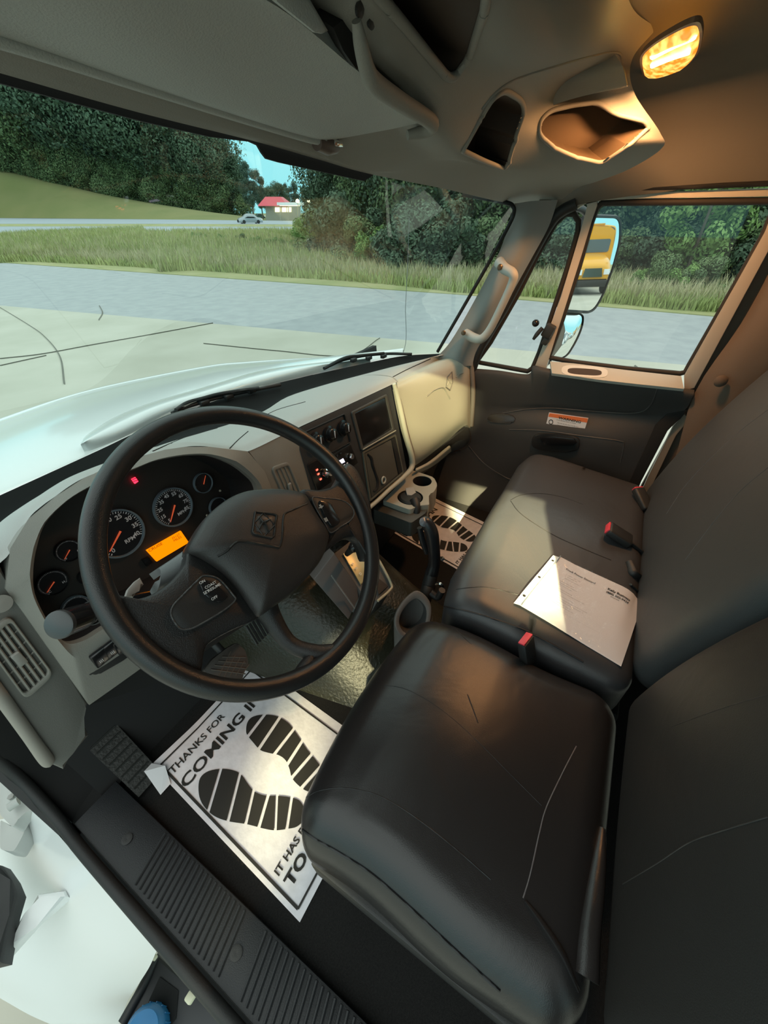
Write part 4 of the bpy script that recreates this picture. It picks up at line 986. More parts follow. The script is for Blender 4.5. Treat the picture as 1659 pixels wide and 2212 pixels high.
wl_ = GP([(285, 1035), (293, 1031), (299, 1040), (292, 1045)], .004)
w = prism('warning_light', wl_, FD*.003, RL, IC)
bm = bmesh.new()
for (x0, y0, x1, y1) in ((286, 1036, 296, 1032), (288, 1040, 298, 1037)): addtube(bm, GP([(x0, y0), (x1, y1)], .005), .0006, seg=4, lin=True)
frombm('telltale_print', bm, BLK_M, w)
prism('trip_button', GP([(308, 1210), (322, 1203), (330, 1215), (318, 1224)], .006), FD*.006, BLK_G, IC, bev=.001)
for x, y in ((421, 1052), (475, 1060), (447, 1113)): lathe('indicator', [(0, 0), (.0025, 0), (.002, .002), (0, .002)], GP([(x, y)], .003)[0], mat('pale_indicator', (.7, .62, .5), .4), IC, ax=-FD, seg=10)

# left end panel with its vent
LPn = FPl([(-230, 1150), (0, 1216), (12, 1272), (48, 1320), (88, 1377), (128, 1433), (190, 1520), (186, 1530), (175, 1553), (191, 1589), (152, 1628), (137, 1662), (103, 1647), (0, 1506), (-230, 1200)], -.004)
prism('end_panel', LPn, FD*.05, mat('end_panel_grey', (.135, .132, .12), .55, bump=.2, scale=900), DB, bev=.004)
tube('end_panel_edge', [p-FD*.001 for p in FPl([(-60, 1424), (0, 1502), (60, 1585), (100, 1640), (112, 1646)], -.004)], [.008, .008, .008, .0085, .005], mat('edge_highlight_grey', (.27, .25, .22), .5), DB, seg=10)  # paler grey paints the highlight along the rounded panel edge
prism('end_panel_lower', FPl([(186, 1530), (175, 1553), (191, 1589), (152, 1628), (137, 1662), (103, 1647), (0, 1506), (70, 1500)], -.006), V((0, .06, -.05)), mat('end_panel_grey_dark', (.115, .11, .10), .6), DB, bev=.003)
def vent(cor, nl, ncx, name='air_vent'):
    q = FPl(cor, .003); A, B_, C_, D_ = q     # corners in order
    c = sum(q, V())/4
    fr = roundpoly(q, .012, 4); fi = roundpoly(scale_loop(q, .86), .008, 4)
    T = ringplate(name, fr, fi, FD*.012, BZM, DB, bev=.0015)
    prism('vent_recess', [p+FD*.011 for p in fi], FD*.002, BLK_M, T)
    bm = bmesh.new(); s_ = scale_loop(q, .88)
    for i in range(1, nl):
        t = i/nl; a = s_[0].lerp(s_[1], t); b = s_[3].lerp(s_[2], t); addtube(bm, [a+FD*.003, b+FD*.003], .0019, seg=6, lin=True)
    for i in range(1, ncx):
        t = i/ncx; a = s_[0].lerp(s_[3], t); b = s_[1].lerp(s_[2], t); addtube(bm, [a+FD*.006, b+FD*.006], .0014, seg=6, lin=True)
    frombm('slats', bm, BZM, T)
    bm = bmesh.new(); cc = c+FD*.001; addbox(bm, cc, (.010, .006, .024), bev=.002); frombm('vent_tab', bm, GREY, T)
vent([(-38, 1385), (20, 1328), (118, 1458), (57, 1514)], 5, 5)
prism('centre_panel', FPl([(535, 975), (590, 950), (650, 921), (649, 975), (676, 1068), (700, 1152), (655, 1170), (589, 1060), (572, 1018)], -.001), FD*.03, BZM, DB, bev=.002)
vent([(587, 1010), (624, 997), (664, 1092), (630, 1108)], 4, 6)
lathe('key_button', [(0, 0), (.010, 0), (.012, .004), (0, .005)], FPl([(0, 1303)], .002)[0], mat('grey_button', (.28, .27, .25), .5), DB, ax=-FD, seg=20)
# headlight switch pocket
prism('switch_panel', roundpoly(FPl([(163, 1418), (180, 1397), (245, 1360), (300, 1400), (270, 1425), (205, 1462), (185, 1455)], .0065), .008), FD*.01, BLK, DB, bev=.003)
for x, y in ((216, 1420), (240, 1402), (262, 1392)):
    p = FPl([(x, y)], .010)[0]; box('rocker_switch', p, (.022, .008, .034), BLK_G, DB, M=Matrix.Rotation(.2, 3, 'X'), bev=.002)
    text('switch_symbol', 'III', p+V((-.005, -.0055, -.006)), GU, GVv, .008, PRT, DB)

# centre stack
SK = thing('centre_stack', FPl([(760, 980)])[0], 'black centre stack with screen, climate knobs, radio and open tray', 'centre console')
tl, tr, br_, bl_ = (648, 924), (845, 833), (880, 1020), (700, 1152)
fas = prism('fascia', FPl([tl, tr, br_, bl_, (676, 1066), (648, 972)], .001), FD*.02, mat('stack_black_fascia', (.030, .031, .033), .55, bump=.2, scale=900), SK, bev=.002)
prism('stack_body', FPl([tl, tr, br_, bl_], -.02), FD*.12, BLK_M, SK)
# pale trim around the right and lower edge
tr_out = FPl([(851, 829), (862, 870), (876, 935), (889, 985), (889, 1010), (872, 1030), (840, 1058), (797, 1097), (700, 1167)], .004); 
tube('stack_trim', tr_out, [.007, .009, .009, .010, .010, .009, .008, .007, .006], mat('stack_trim_grey', (.42, .41, .33), .45), SK, seg=10, n=60)
def pf(name, pts, m, off=.004, d=.006, bev=.0015, rnd=.004, parent=None):
    P = FPl(pts, off); P = roundpoly(P, rnd, 3) if rnd else P
    return prism(name, P, FD*d, m, parent or SK, bev=bev)
def frame(name, pts, k, m, off=.006, d=.006, parent=None):
    q = FPl(pts, off); return ringplate(name, roundpoly(q, .006, 3), roundpoly(scale_loop(q, k), .005, 3), FD*d, m, parent or SK, bev=.001)
sc = [(760, 890), (836, 851), (853, 929), (782, 974)]
frame('screen_frame', sc, .88, mat('screen_frame_grey', (.07, .07, .065), .4))
pf('screen', [(765, 893), (832, 859), (847, 926), (786, 966)], BLK_G, off=.0035, d=.002)
frame('tray_frame', [(784, 977), (856, 938), (873, 1022), (800, 1084)], .93, mat('tray_frame_grey', (.10, .10, .08), .5))
pf('tray_door', [(788, 980), (845, 950), (860, 1025), (803, 1074)], mat('tray_door_grey', (.075, .076, .065), .55), off=.003, d=.003)
pf('tray_slot', [(846, 949), (855, 944), (870, 1018), (862, 1024)], BLK_M, off=.0045, d=.003)
tube('tray_finger_slot', FPl([(794, 981), (801, 990), (804, 1005), (810, 1022), (815, 1040), (813, 1055), (807, 1061)], .004), [.003, .006, .006, .005, .006, .006, .003], BLK_M, SK, seg=8, flat=.6)
q = FPl([(828, 1037)], .005)[0]; lathe('lock_ring', [(.008, 0), (.009, .004), (.012, .004), (.013, 0)], q, mat('pale_ring', (.45, .44, .38), .4), SK, ax=-FD, seg=24, cap=False)
frame('climate_frame', [(660, 932), (746, 893), (760, 955), (690, 992)], .95, BLK)
def knob(x, y, r, nm='knob', parent=None):
    q = FPl([(x, y)], .006)[0]; k = lathe(nm, [(r*1.3, 0), (r*1.3, .002), (r, .003), (r*.92, .016), (r*.75, .018), (0, .018)], q, BLK_G, parent or SK, ax=-FD, seg=28)
    box('pointer', q-FD*.019, (.002, .002, r*1.2), PRT, k, bev=.0003)
knob(711, 938, .0165); knob(741, 925, .0165); knob(681, 952, .0165)
rd = pf('radio', [(714, 984), (757, 959), (774, 1000), (738, 1024)], mat('radio_black', (.012, .012, .013), .3), off=.005, rnd=.002)
pf('radio_display', [(730, 997), (742, 990), (746, 998), (735, 1004)], mat('lit_radio_display', (.75, .72, 1.0), .4, emit=1.6), off=.0065, d=.002, rnd=0, parent=rd)
q = FPl([(757, 986)], .007)[0]; lathe('radio_knob', [(.008, 0), (.009, .003), (.007, .008), (0, .008)], q, CHR, rd, ax=-FD, seg=20)
for x, y in ((738, 1008), (744, 1005), (750, 1001), (728, 984), (735, 980)): box('radio_button', FPl([(x, y)], .007)[0], (.006, .003, .004), PRT if x > 736 else BLK_G, rd, M=Matrix.Rotation(.2, 3, 'X'), bev=.0005)
st = pf('sticker', [(748, 1016), (757, 1011), (768, 1036), (760, 1040)], mat('pink_white_sticker', (.82, .66, .62), .6), off=.005, d=.001, rnd=0)
text('sticker_print', 'D', FPl([(750, 1024)], .0062)[0], GU, GVv, .016, mat('red_print', (.6, .05, .04), .6), st, bold=.03)
pf('blank_panel', [(757, 1008), (774, 1000), (785, 1044), (771, 1052)], BLK, off=.004); pf('blank_panel', [(773, 1055), (786, 1047), (797, 1085), (790, 1092)], BLK, off=.004)
pf('switch_bank', [(664, 1004), (700, 985), (718, 1040), (686, 1062)], BLK_G, off=.004)
LED = mat('lit_red_led', (1, .10, .06), .4, emit=3.5)
for x, y in ((685, 1015), (688, 1024), (693, 1035)): box('switch_led', FPl([(x, y)], .006)[0], (.006, .002, .004), LED, SK, bev=.0003)
q = FPl([(702, 1022)], .006)[0]; lathe('ignition_switch', [(.012, 0), (.012, .006), (.008, .008), (.006, .02), (0, .02)], q, CHR, SK, ax=-FD, seg=20)
tube('tab', FPl([(772, 1053), (785, 1046)], .007), .0018, mat('pale_tab', (.6, .58, .5), .4), SK, seg=6, lin=True)
tube('lower_ledge', FPl([(784, 971), (855, 930)], .009), .002, mat('lit_edge_grey', (.32, .31, .25), .4), SK, seg=6, lin=True)

# glove box
GBM = mat('glove_box_grey', (.40, .385, .31), .55, bump=.25, scale=900)
GB = thing('glove_box', at(940, 880, X=1.3), 'big grey glove box in front of the passenger seat, with a diamond emblem', 'glove box')
grow = [Rw((856, 822, 'Y', .60), (900, 800, 'Y', .615), (950, 775, 'Y', .61), (995, 762, 'X', 1.55), (1013, 762, 'X', 1.58)),
        Rw((858, 832, 'Y', .585), (905, 808, 'Y', .585), (955, 785, 'Y', .57), (992, 772, 'X', 1.53), (1014, 775, 'X', 1.58)),
        Rw((861, 850, 'Y', .575), (908, 832, 'Y', .56), (955, 815, 'Y', .54), (1000, 790, 'X', 1.52), (1015, 800, 'X', 1.58)),
        Rw((873, 920, 'Y', .562), (905, 905, 'Y', .545), (958, 880, 'Y', .52), (1005, 850, 'X', 1.51), (1016, 850, 'X', 1.58)),
        Rw((890, 985, 'Y', .545), (912, 975, 'Y', .53), (960, 935, 'Y', .51), (1004, 900, 'X', 1.50), (1016, 900, 'X', 1.58)),
        Rw((893, 1008, 'Y', .55), (915, 993, 'Y', .545), (963, 955, 'Y', .53), (1003, 920, 'X', 1.52), (1016, 925, 'X', 1.58))]
gb = grid('glove_box_door', grow, GBM, GB, nu=50, nv=50, thick=.02); gv = bvh(gb)
gt = spline(grow[0][:4], 12); ft = matchx(D1r, [p.x for p in gt])
dtr = grid('dash_top_right', [ft, [a.lerp(b, .5)+V((0, 0, .01)) for a, b in zip(ft, gt)], gt], DTOP, DB, nu=24, nv=8)
seam(bvh(dtr), [(842, 818), (880, 798), (930, 775)], DB, .0016, BLK_M, name='panel_gap')
EMB = mat('emblem_dark_grey', (.14, .13, .11), .5); EMP = mat('emblem_grey', (.30, .28, .23), .45)
def gs(pts, l=.002): return onsurf(gv, pts, l)
tube('chevron_moulding', gs([(922, 856), (938, 843), (957, 838), (968, 855), (972, 862)]), .0035, EMP, GB, seg=6, n=24, flat=.6)
tube('chevron_moulding', gs([(985, 815), (992, 809), (1000, 806)]), .003, EMP, GB, seg=6, n=12, flat=.6)
em = tube('emblem', gs([(963, 836), (966, 815), (976, 803), (978, 826), (972, 843)]), .0022, EMB, GB, seg=6, closed=True, lin=True, n=40)
tube('emblem_figure', gs([(966, 833), (971, 822), (975, 812)]), .002, EMP, em, seg=6); tube('emblem_figure', gs([(967, 818), (971, 824), (976, 832)]), .002, EMP, em, seg=6)
grid('glove_box_pull', [Rw((898, 1012, 'Y', .535), (930, 995, 'Y', .52), (972, 963, 'Y', .50)), Rw((900, 1018, 'Y', .53), (935, 1000, 'Y', .515), (974, 968, 'Y', .50)), Rw((905, 1022, 'Y', .56), (938, 1005, 'Y', .55), (975, 975, 'Y', .53))], GBM, GB, nu=20, nv=8, thick=.006)
# dark knee panel below the glove box down to the floor, and the panel beside the dash end
KP = mat('dark_knee_panel', (.045, .038, .034), .7, bump=.2, scale=500)
grid('knee_panel', [Rw((893, 1005, 'Y', .57), (960, 960, 'Y', .56), (1012, 920, 'X', 1.57)), Rw((905, 1030, 'Y', .60), (965, 985, 'Y', .60), (1010, 960, 'X', 1.60)), [V((1.2, .72, 1.35)), V((1.42, .70, 1.32)), V((1.62, .62, 1.3))], [V((1.1, .76, 1.10)), V((1.42, .74, 1.10)), V((1.63, .66, 1.10))]], KP, DB, nu=16, nv=16, thick=.01)
tube('dash_end_edge', Rw((1012, 760, 'X', 1.585), (1018, 790, 'X', 1.585), (1022, 850, 'X', 1.585), (1018, 920, 'X', 1.585)), .010, mat('dash_end_grey', (.22, .20, .17), .55), DB, seg=8)
# lower dash parts hidden in shadow behind the wheel
prism('lower_cover', FPl([(193, 1523), (310, 1440), (420, 1370), (600, 1240), (700, 1152), (700, 1180), (560, 1330), (330, 1480)], -.02), V((0, .25, -.12)), BLK_M, DB)

prism('under_dash', [V((.75, .64, 1.12)), V((1.64, .66, 1.12)), V((1.64, .66, 1.70)), V((1.2, .64, 1.62)), V((.75, .66, 1.50))], (0, .25, 0), BLK_M, DB)
# ================================================================== STEERING WHEEL
WC = V((.301, .388, 1.899)); wt = radians(42.8)
WN = V((0, -cos(wt), sin(wt))); WA = V((1, 0, 0)); WB = V((0, sin(wt), cos(wt)))
def wp(pts, h=0): return onp(pts, WN, WC+WN*h)
def wl(u, v, h): return WC+WA*u+WB*v+WN*h
rot = radians(-10); RA = WA*cos(rot)+WB*sin(rot); RBv = WB*cos(rot)-WA*sin(rot)
def wr(u, v, h=0): return WC+RA*u+RBv*v+WN*h           # wheel's own, slightly turned axes
SW = thing('steering_wheel', WC, 'large black leather steering wheel with an embossed diamond emblem on its hub', 'steering wheel')
tube('rim', [wr(.2115*cos(a), .2115*sin(a)) for a in [2*pi*i/24 for i in range(24)]], .0142, WHL, SW, seg=20, closed=True, n=140)
# hub cover: puffy pad
hub = [(407, 1188), (425, 1150), (450, 1112), (488, 1080), (520, 1064), (551, 1058), (600, 1056), (645, 1062), (662, 1072), (672, 1090), (690, 1120), (710, 1152), (706, 1180), (690, 1215), (660, 1252), (628, 1285), (590, 1312), (560, 1332), (546, 1318), (520, 1280), (490, 1245), (462, 1222), (430, 1203)]
HP = spline(wp(hub, 0), 72, True); hc = sum(HP, V())/72
bm = bmesh.new(); rings = []
for s_, h in ((.985, -.045), (1.0, -.02), (1.0, -.004), (.985, .003), (.94, .009), (.8, .016), (.6, .021), (.35, .024), (.12, .025)):
    rings.append([bm.verts.new(hc+(p-hc)*s_+WN*h) for p in HP])
for A, B2 in zip(rings, rings[1:]):
    for i in range(72): bm.faces.new((A[i-1], A[i], B2[i], B2[i-1]))
bm.faces.new(rings[-1]); bm.faces.new(rings[0][::-1])
hubo = frombm('hub_cover', bm, WHP, SW, sharp=None); hv = bvh(hubo)
def sh(pts, l=.001): return onsurf(hv, pts, l)
EMW = mat('emblem_shadow_line', (.012, .011, .010), .5)
for L in ([(552, 1105), (592, 1110), (598, 1113), (592, 1158), (587, 1162), (550, 1153), (546, 1148)],):
    eo = tube('emblem_frame', sh(L), .0016, EMW, hubo, seg=6, closed=True, lin=True, n=60)
tube('emblem_diamond', sh([(569, 1108), (594, 1134), (570, 1159), (549, 1130)], .0005), .0011, EMW, hubo, seg=5, closed=True, lin=True, n=40)
ep = sh([(556, 1113), (590, 1118), (584, 1154), (553, 1147)], .0006); prism('emblem_plate', ep, WN*-.002, mat('emblem_plate', (.065, .06, .058), .4), hubo, bev=.0012, rnd=.003)
tube('emblem_figure', sh([(560, 1143), (566, 1132), (572, 1128), (580, 1147)], .0022), .0013, EMW, hubo, seg=5); tube('emblem_figure', sh([(562, 1118), (570, 1127), (583, 1122)], .0022), .0013, EMW, hubo, seg=5)
tube('pressed_line', sh([(470, 1202), (490, 1190), (505, 1175), (520, 1169), (560, 1174), (597, 1181), (604, 1180), (610, 1160), (612, 1120), (618, 1108), (640, 1098), (664, 1088)], .0002), .0017, EMW, hubo, seg=6, n=90)
# spokes
def slab(name, px, h0, h1, m, n=60, bulge=.006):
    P = spline(wp(px, h0), n, True); c = sum(P, V())/n; bm = bmesh.new(); R = []
    for s_, h in ((.96, h1-h0), (1, (h1-h0)*.5), (1, -.003), (.975, .001), (.9, .003), (.6, bulge), (.2, bulge)): R.append([bm.verts.new(c+(p-c)*s_+WN*h) for p in P])
    for A, B2 in zip(R, R[1:]):
        for i in range(n): bm.faces.new((A[i-1], A[i], B2[i], B2[i-1]))
    bm.faces.new(R[-1]); bm.faces.new(R[0][::-1]); return frombm(name, bm, m, SW, sharp=None)
SPK = mat('spoke_black_vinyl', (.016, .0155, .016), .42, bump=.4, scale=700)
ls = slab('spoke', [(408, 1192), (398, 1220), (370, 1255), (330, 1283), (290, 1294), (262, 1287), (240, 1290), (262, 1345), (320, 1420), (385, 1462), (430, 1462), (440, 1415), (452, 1390), (500, 1362), (560, 1334), (545, 1310), (500, 1250), (450, 1210)], -.006, -.030, SPK)
rs = slab('spoke', [(650, 1060), (690, 1058), (720, 1050), (735, 1030), (752, 1000), (775, 1020), (800, 1085), (805, 1160), (796, 1210), (784, 1180), (775, 1166), (760, 1160), (735, 1168), (690, 1205), (662, 1245), (700, 1190), (708, 1150), (690, 1110)], -.004, -.028, SPK)
for px in ([(368, 1330), (372, 1310), (390, 1290), (425, 1255), (440, 1245), (470, 1252), (500, 1285), (505, 1298), (480, 1320), (430, 1350), (405, 1360), (385, 1357)],
           [(672, 1080), (700, 1078), (735, 1082), (755, 1095), (762, 1110), (755, 1125), (735, 1138), (712, 1152), (700, 1135)]):
    P = wp(px, 0); P = spline(P, 40, True); bp_ = prism('button_pad', [p+WN*.0045 for p in P], -WN*.008, BLK, SW, bev=.0015)
    tube('pad_edge', [p+WN*.0045 for p in P], .0012, mat('pad_edge_grey', (.06, .06, .06), .35), bp_, seg=6, closed=True)
for (name, q, s) in (('button', [(425, 1260), (452, 1254), (492, 1290), (470, 1306), (440, 1290)], None), ('button', [(683, 1083), (708, 1088), (732, 1130), (712, 1142), (698, 1120)], None)):
    prism('control_button', roundpoly([p+WN*.008 for p in wp(q, 0)], .006, 3), -WN*.005, BLK_G, SW, bev=.0012)
WPR = mat('white_button_print', (.62, .62, .62), .5)
bx = wp([(425, 1262), (462, 1300)], .0087); bdir = (bx[1]-bx[0]).normalized(); bup = WN.cross(bdir)
for s, x, y, k in (('ON', 432, 1263, 0), ('SET', 441, 1285, 0), ('COAST', 444, 1273, 0), ('RESUME', 451, 1279, 0), ('OFF', 458, 1298, 0), ('-II-', 690, 1100, 1), ('III', 703, 1128, 1)):
    text('button_print', s, wp([(x, y)], .0087)[0], RA if not k else RA, RBv, .0052 if not k else .010, WPR, SW, bold=.01)
tube('spoke', [wl(-.045, -.065, -.035), wl(-.055, -.10, -.035), wl(-.062, -.15, -.028), wl(-.05, -.185, -.012), wl(-.03, -.205, -.002)], [.026, .017, .012, .013, .012], SPK, SW, seg=14)
tube('spoke', [wl(-.045, -.185, -.014), wl(-.075, -.188, -.008), wl(-.1, -.186, -.003)], [.006, .012, .010], SPK, SW, seg=10)
bm = bmesh.new()
for i in range(6): addtube(bm, wp([(532+7*i, 1352-5*i), (556+6*i, 1392-6*i)], -.045), .0022, seg=6, lin=True)
frombm('column_bellows', bm, BLK, SW)

SCM = mat('column_top_sheen', (.17, .18, .185), .4, bump=.2, scale=900)  # light reflected off the shroud's top, painted as its grey-blue colour
CO = thing('steering_column', WC-WN*.15, 'dark steering column shroud behind the wheel with its grey stalk', 'steering column')
lathe('shroud', [(0, .035), (.05, .035), (.062, .07), (.066, .11), (.055, .17), (.04, .30), (.03, .42), (0, .43)], WC-WN*0-WN*.0, BLK, CO, ax=-WN, seg=36)
grid('shroud_top', [wp([(322, 1240), (360, 1216), (400, 1190), (440, 1165)], -.055), wp([(345, 1228), (380, 1205), (412, 1180), (450, 1150)], -.04), wp([(345, 1262), (385, 1240), (415, 1208), (450, 1185)], -.035), wp([(330, 1290), (370, 1275), (410, 1240), (450, 1210)], -.06)], SCM, CO, nu=20, nv=14, thick=.01)
prism('tilt_lever', wp([(270, 1290), (276, 1272), (290, 1256), (303, 1247), (311, 1262), (296, 1274), (288, 1290)], -.04), -WN*.012, mat('pale_grey_lever', (.33, .31, .29), .5), CO, bev=.003)
STK = mat('stalk_grey', (.045, .048, .05), .35)
s0, s1, s2 = at(132, 1348, Y=.475), at(205, 1322, Y=.50), at(330, 1290, Y=.53)
tube('turn_signal_stalk', [s0, s0.lerp(s1, .5), s1, s2], [.0165, .0160, .014, .011], BLK_G, CO, seg=20)
d0 = (s0-s1).normalized(); lathe('stalk_cap', [(.0165, -.002), (.0172, 0), (.0168, .004), (.015, .005), (0, .0055)], s0, STK, CO, ax=d0, seg=28)
lathe('stalk_ring', [(.015, -.002), (.0162, 0), (.0162, .005), (.015, .007)], s0.lerp(s1, .9), STK, CO, ax=-d0, seg=28, cap=False)

# ================================================================== FLOOR THINGS
PD = thing('brake_pedal', at(500, 1430, Z=1.22), 'wide black brake pedal with a gridded rubber pad below the wheel', 'pedal')
pn = V((0, -.75, .66)).normalized(); pp = at(500, 1425, Y=.60)
pq = onp([(440, 1448), (458, 1425), (490, 1400), (512, 1388), (530, 1405), (537, 1432), (528, 1452), (520, 1478), (460, 1480)], pn, pp)
prism('pedal_pad', pq, -pn*.015, mat('pedal_rubber', (.05, .042, .036), .6), PD, bev=.003, rnd=.006)
bm = bmesh.new()
for i in range(5): addtube(bm, [p+pn*.001 for p in onp([(470+13*i, 1465-2*i), (498+10*i, 1407+7*i)], pn, pp)], .0016, seg=5, lin=True)
for i in range(4): addtube(bm, [p+pn*.001 for p in onp([(455+8*i, 1432-9*i+14), (530, 1440-12*i+16)], pn, pp)], .0016, seg=5, lin=True)
frombm('tread', bm, mat('tread_line', (.10, .08, .065), .5), PD)
tube('pedal_arm', [pp-pn*.015, pp+V((0, .12, .12)), pp+V((0, .2, .35))], .010, BLK, PD)
FR = thing('foot_rest', at(270, 1660, Z=1.12), 'dark ribbed dead pedal at the left of the driver footwell', 'foot rest')
fq = [at(198, 1640, Z=1.16), at(262, 1602, Z=1.16), at(330, 1655, Z=1.12), at(325, 1740, Z=1.12), at(300, 1772, Z=1.11), at(235, 1700, Z=1.13)]
fq = [V((-.005, .98, 1.24)), V((.075, .98, 1.24)), V((.06, .72, 1.112)), V((-.005, .72, 1.112))]
grid('rest_plate', [[fq[0], fq[1]], [fq[3], fq[2]]], mat('foot_rest_rubber', (.014, .014, .012), .55, bump=.8, scale=150), FR, nu=4, nv=12, thick=.01)
bm = bmesh.new()
for i in range(13): t = i/13; addtube(bm, [fq[0].lerp(fq[3], t)+V((.005, 0, .001)), fq[1].lerp(fq[2], t)+V((-.005, 0, .001))], .0022, seg=5, lin=True)
frombm('ribs', bm, mat('foot_rest_rib', (.012, .012, .010), .5), FR)

# paper floor mats. Local frame: u across (0..1), v up from the near edge (0..1)
FOOT_L = [(.087, .72), (.142, .758), (.204, .747), (.27, .694), (.308, .639), (.321, .591), (.306, .524), (.302, .478), (.325, .425), (.371, .372), (.41, .32), (.435, .27), (.42, .225), (.375, .20), (.32, .21), (.275, .243), (.224, .289), (.19, .338), (.145, .416), (.09, .495), (.058, .559), (.049, .612), (.056, .671)]
FOOT_R = [(.529, .695), (.544, .722), (.598, .752), (.653, .748), (.715, .701), (.762, .635), (.775, .564), (.762, .506), (.735, .436), (.709, .373), (.69, .30), (.668, .245), (.615, .212), (.555, .217), (.512, .25), (.500, .30), (.508, .358), (.543, .399), (.567, .443), (.562, .491), (.532, .542), (.512, .59), (.520, .652)]
CUT_L = [((.049, .612), (.264, .70)), ((.085, .501), (.315, .597)), ((.146, .424), (.293, .484)), ((.185, .363), (.333, .41)), ((.226, .287), (.371, .374)), ((.25, .235), (.44, .315))]
CUT_R = [((.529, .695), (.72, .70)), ((.525, .60), (.775, .615)), ((.55, .51), (.76, .505)), ((.56, .42), (.73, .425)), ((.51, .36), (.70, .34)), ((.50, .29), (.68, .265))]
def papermat(name, bl_, br_, tl_, label, curl=.10):
    bl_, br_, tl_ = V(bl_), V(br_), V(tl_); ex, ey = (br_-bl_), (tl_-bl_); Wm, Lm = ex.length, ey.length
    T = thing(name, bl_, label, 'floor mat', None)
    def w(u, v, z=.002):
        k = max(0, v-.84)*max(0, .35-u)*curl*4
        return bl_+ex*u+ey*v+V((0, 0, z+k+.0008*sin(u*9+v*5)))
    grid('sheet', [[w(u/10, v/14, .002) for u in range(11)] for v in range(15)], SHEET, T, nu=30, nv=40, lin=True, linv=True, thick=.0012)
    Z1 = .0038
    def poly(nm, uv, m=INK):
        bm = bmesh.new(); f = bm.faces.new([bm.verts.new(w(u, v, Z1)) for u, v in uv]); bmesh.ops.triangulate(bm, faces=[f]); return frombm(nm, bm, m, None, smooth=False)
    def strip(a, b, t):
        ob = []; a, b = V(a+(0,)), V(b+(0,)); n = 14; d = (b-a).normalized(); q = V((-d.y*t, d.x*t*Wm/Lm, 0))
        for i in range(n):
            p, r_ = a.lerp(b, i/n), a.lerp(b, (i+1)/n); ob.append(poly('b', [(p.x-q.x, p.y-q.y), (r_.x-q.x, r_.y-q.y), (r_.x+q.x, r_.y+q.y), (p.x+q.x, p.y+q.y)]))
        return ob
    join('border', strip((.035, .03), (.035, .965), .008)+strip((.925, .03), (.925, .965), .006)+strip((.035, .965), (.925, .965), .006)+strip((.035, .03), (.925, .03), .006), T)
    def clip(P, f):
        R = []
        for i in range(len(P)):
            a, b = P[i-1], P[i]; fa, fb = f(a), f(b)
            if (fa >= 0) != (fb >= 0): t_ = fa/(fa-fb); R.append((a[0]+(b[0]-a[0])*t_, a[1]+(b[1]-a[1])*t_))
            if fb >= 0: R.append(b)
        return R
    for F_, C_ in ((FOOT_L, CUT_L), (FOOT_R, CUT_R)):
        P = [(p.x, p.y) for p in spline([V(q+(0,)) for q in F_], 90, True)]
        def lf(c):   # signed height of a point over a cut line
            (x0, y0), (x1, y1) = c; s_ = (y1-y0)/(x1-x0); return lambda p: p[1]-(y0+s_*(p[0]-x0))
        fs = [None]+[lf(c) for c in C_]+[None]; out = []
        for k in range(len(fs)-1):
            up, lo = fs[k], fs[k+1]; Q = P
            if up: Q = clip(Q, lambda p: -up(p)-.0085)
            if lo and Q: Q = clip(Q, lambda p: lo(p)-.0085)
            if len(Q) > 2: out.append(poly('f', Q))
        join('footprint', out, T)
    def lett(s, u0, u1, v, cap, bold):
        t_ = text('lettering', s, (0, 0, 0), (1, 0, 0), (0, 1, 0), 1, INK, T, bold=bold)
        d = t_.data; xs = [q.co.x for q in d.vertices]; x0, x1 = min(xs), max(xs)
        for q in d.vertices: q.co = w(u0+(q.co.x-x0)/(x1-x0)*(u1-u0), v+q.co.y/.70*cap, Z1)
    lett('THANKS FOR', .045, .53, .884, .036, .012); lett('COMING IN', .045, .80, .782, .056, .022)
    lett('IT HAS BEEN A PLEASURE', .075, .86, .165, .030, .02); lett('TO SERVE YOU', .075, .86, .095, .045, .035)
    return T, w
M1, w1 = papermat('paper_floor_mat', (.027, .222, FZ), (.395, .222, FZ), (.058, .752, FZ), 'white paper floor mat printed THANKS FOR COMING IN, under the steering wheel')
mesh('curled_corner', [w1(-.055, .99, .012), w1(.005, 1.0, .006), w1(.005, .86, .006), w1(.05, .935, .014), w1(-.075, .86, .006)], [(0, 1, 3), (0, 3, 4), (4, 3, 2)], WHT, M1, smooth=False)
M2, w2 = papermat('paper_floor_mat', (1.153, .258, FZ), (1.503, .198, FZ), (1.250, .702, FZ), 'white paper floor mat with black footprints in the passenger footwell beyond the cup holder', curl=.03)

# dash-side console: cup holder, gear selector, parking lever, grey boot cup
def boolean(o, cutters):
    for k in cutters:
        m_ = o.modifiers.new('b', 'BOOLEAN'); m_.operation = 'DIFFERENCE'; m_.object = k; m_.solver = 'EXACT'
    dg = bpy.context.evaluated_depsgraph_get(); dg.update()
    d = bpy.data.meshes.new_from_object(o.evaluated_get(dg)); mats = list(o.data.materials); o.modifiers.clear(); o.data = d
    for k in cutters: bpy.data.objects.remove(k)
    d.shade_smooth(); d.set_sharp_from_angle(angle=radians(35))
    return o
CHM = mat('cup_holder_grey', (.36, .36, .31), .5, bump=.2, scale=900)
CH = thing('cup_holder', at(885, 1070, Z=1.47), 'grey moulded double cup holder mounted below the centre stack', 'cup holder')
cz_ = 1.50
top_ = AZ(cz_, (826, 1080), (850, 1058), (886, 1014), (905, 1020), (937, 1031), (945, 1047), (938, 1062), (926, 1068), (928, 1090), (905, 1092), (886, 1101), (870, 1096))
cb = prism('holder_body', roundpoly(top_, .008, 3), (0, 0, -.085), CHM, None, bev=.003)
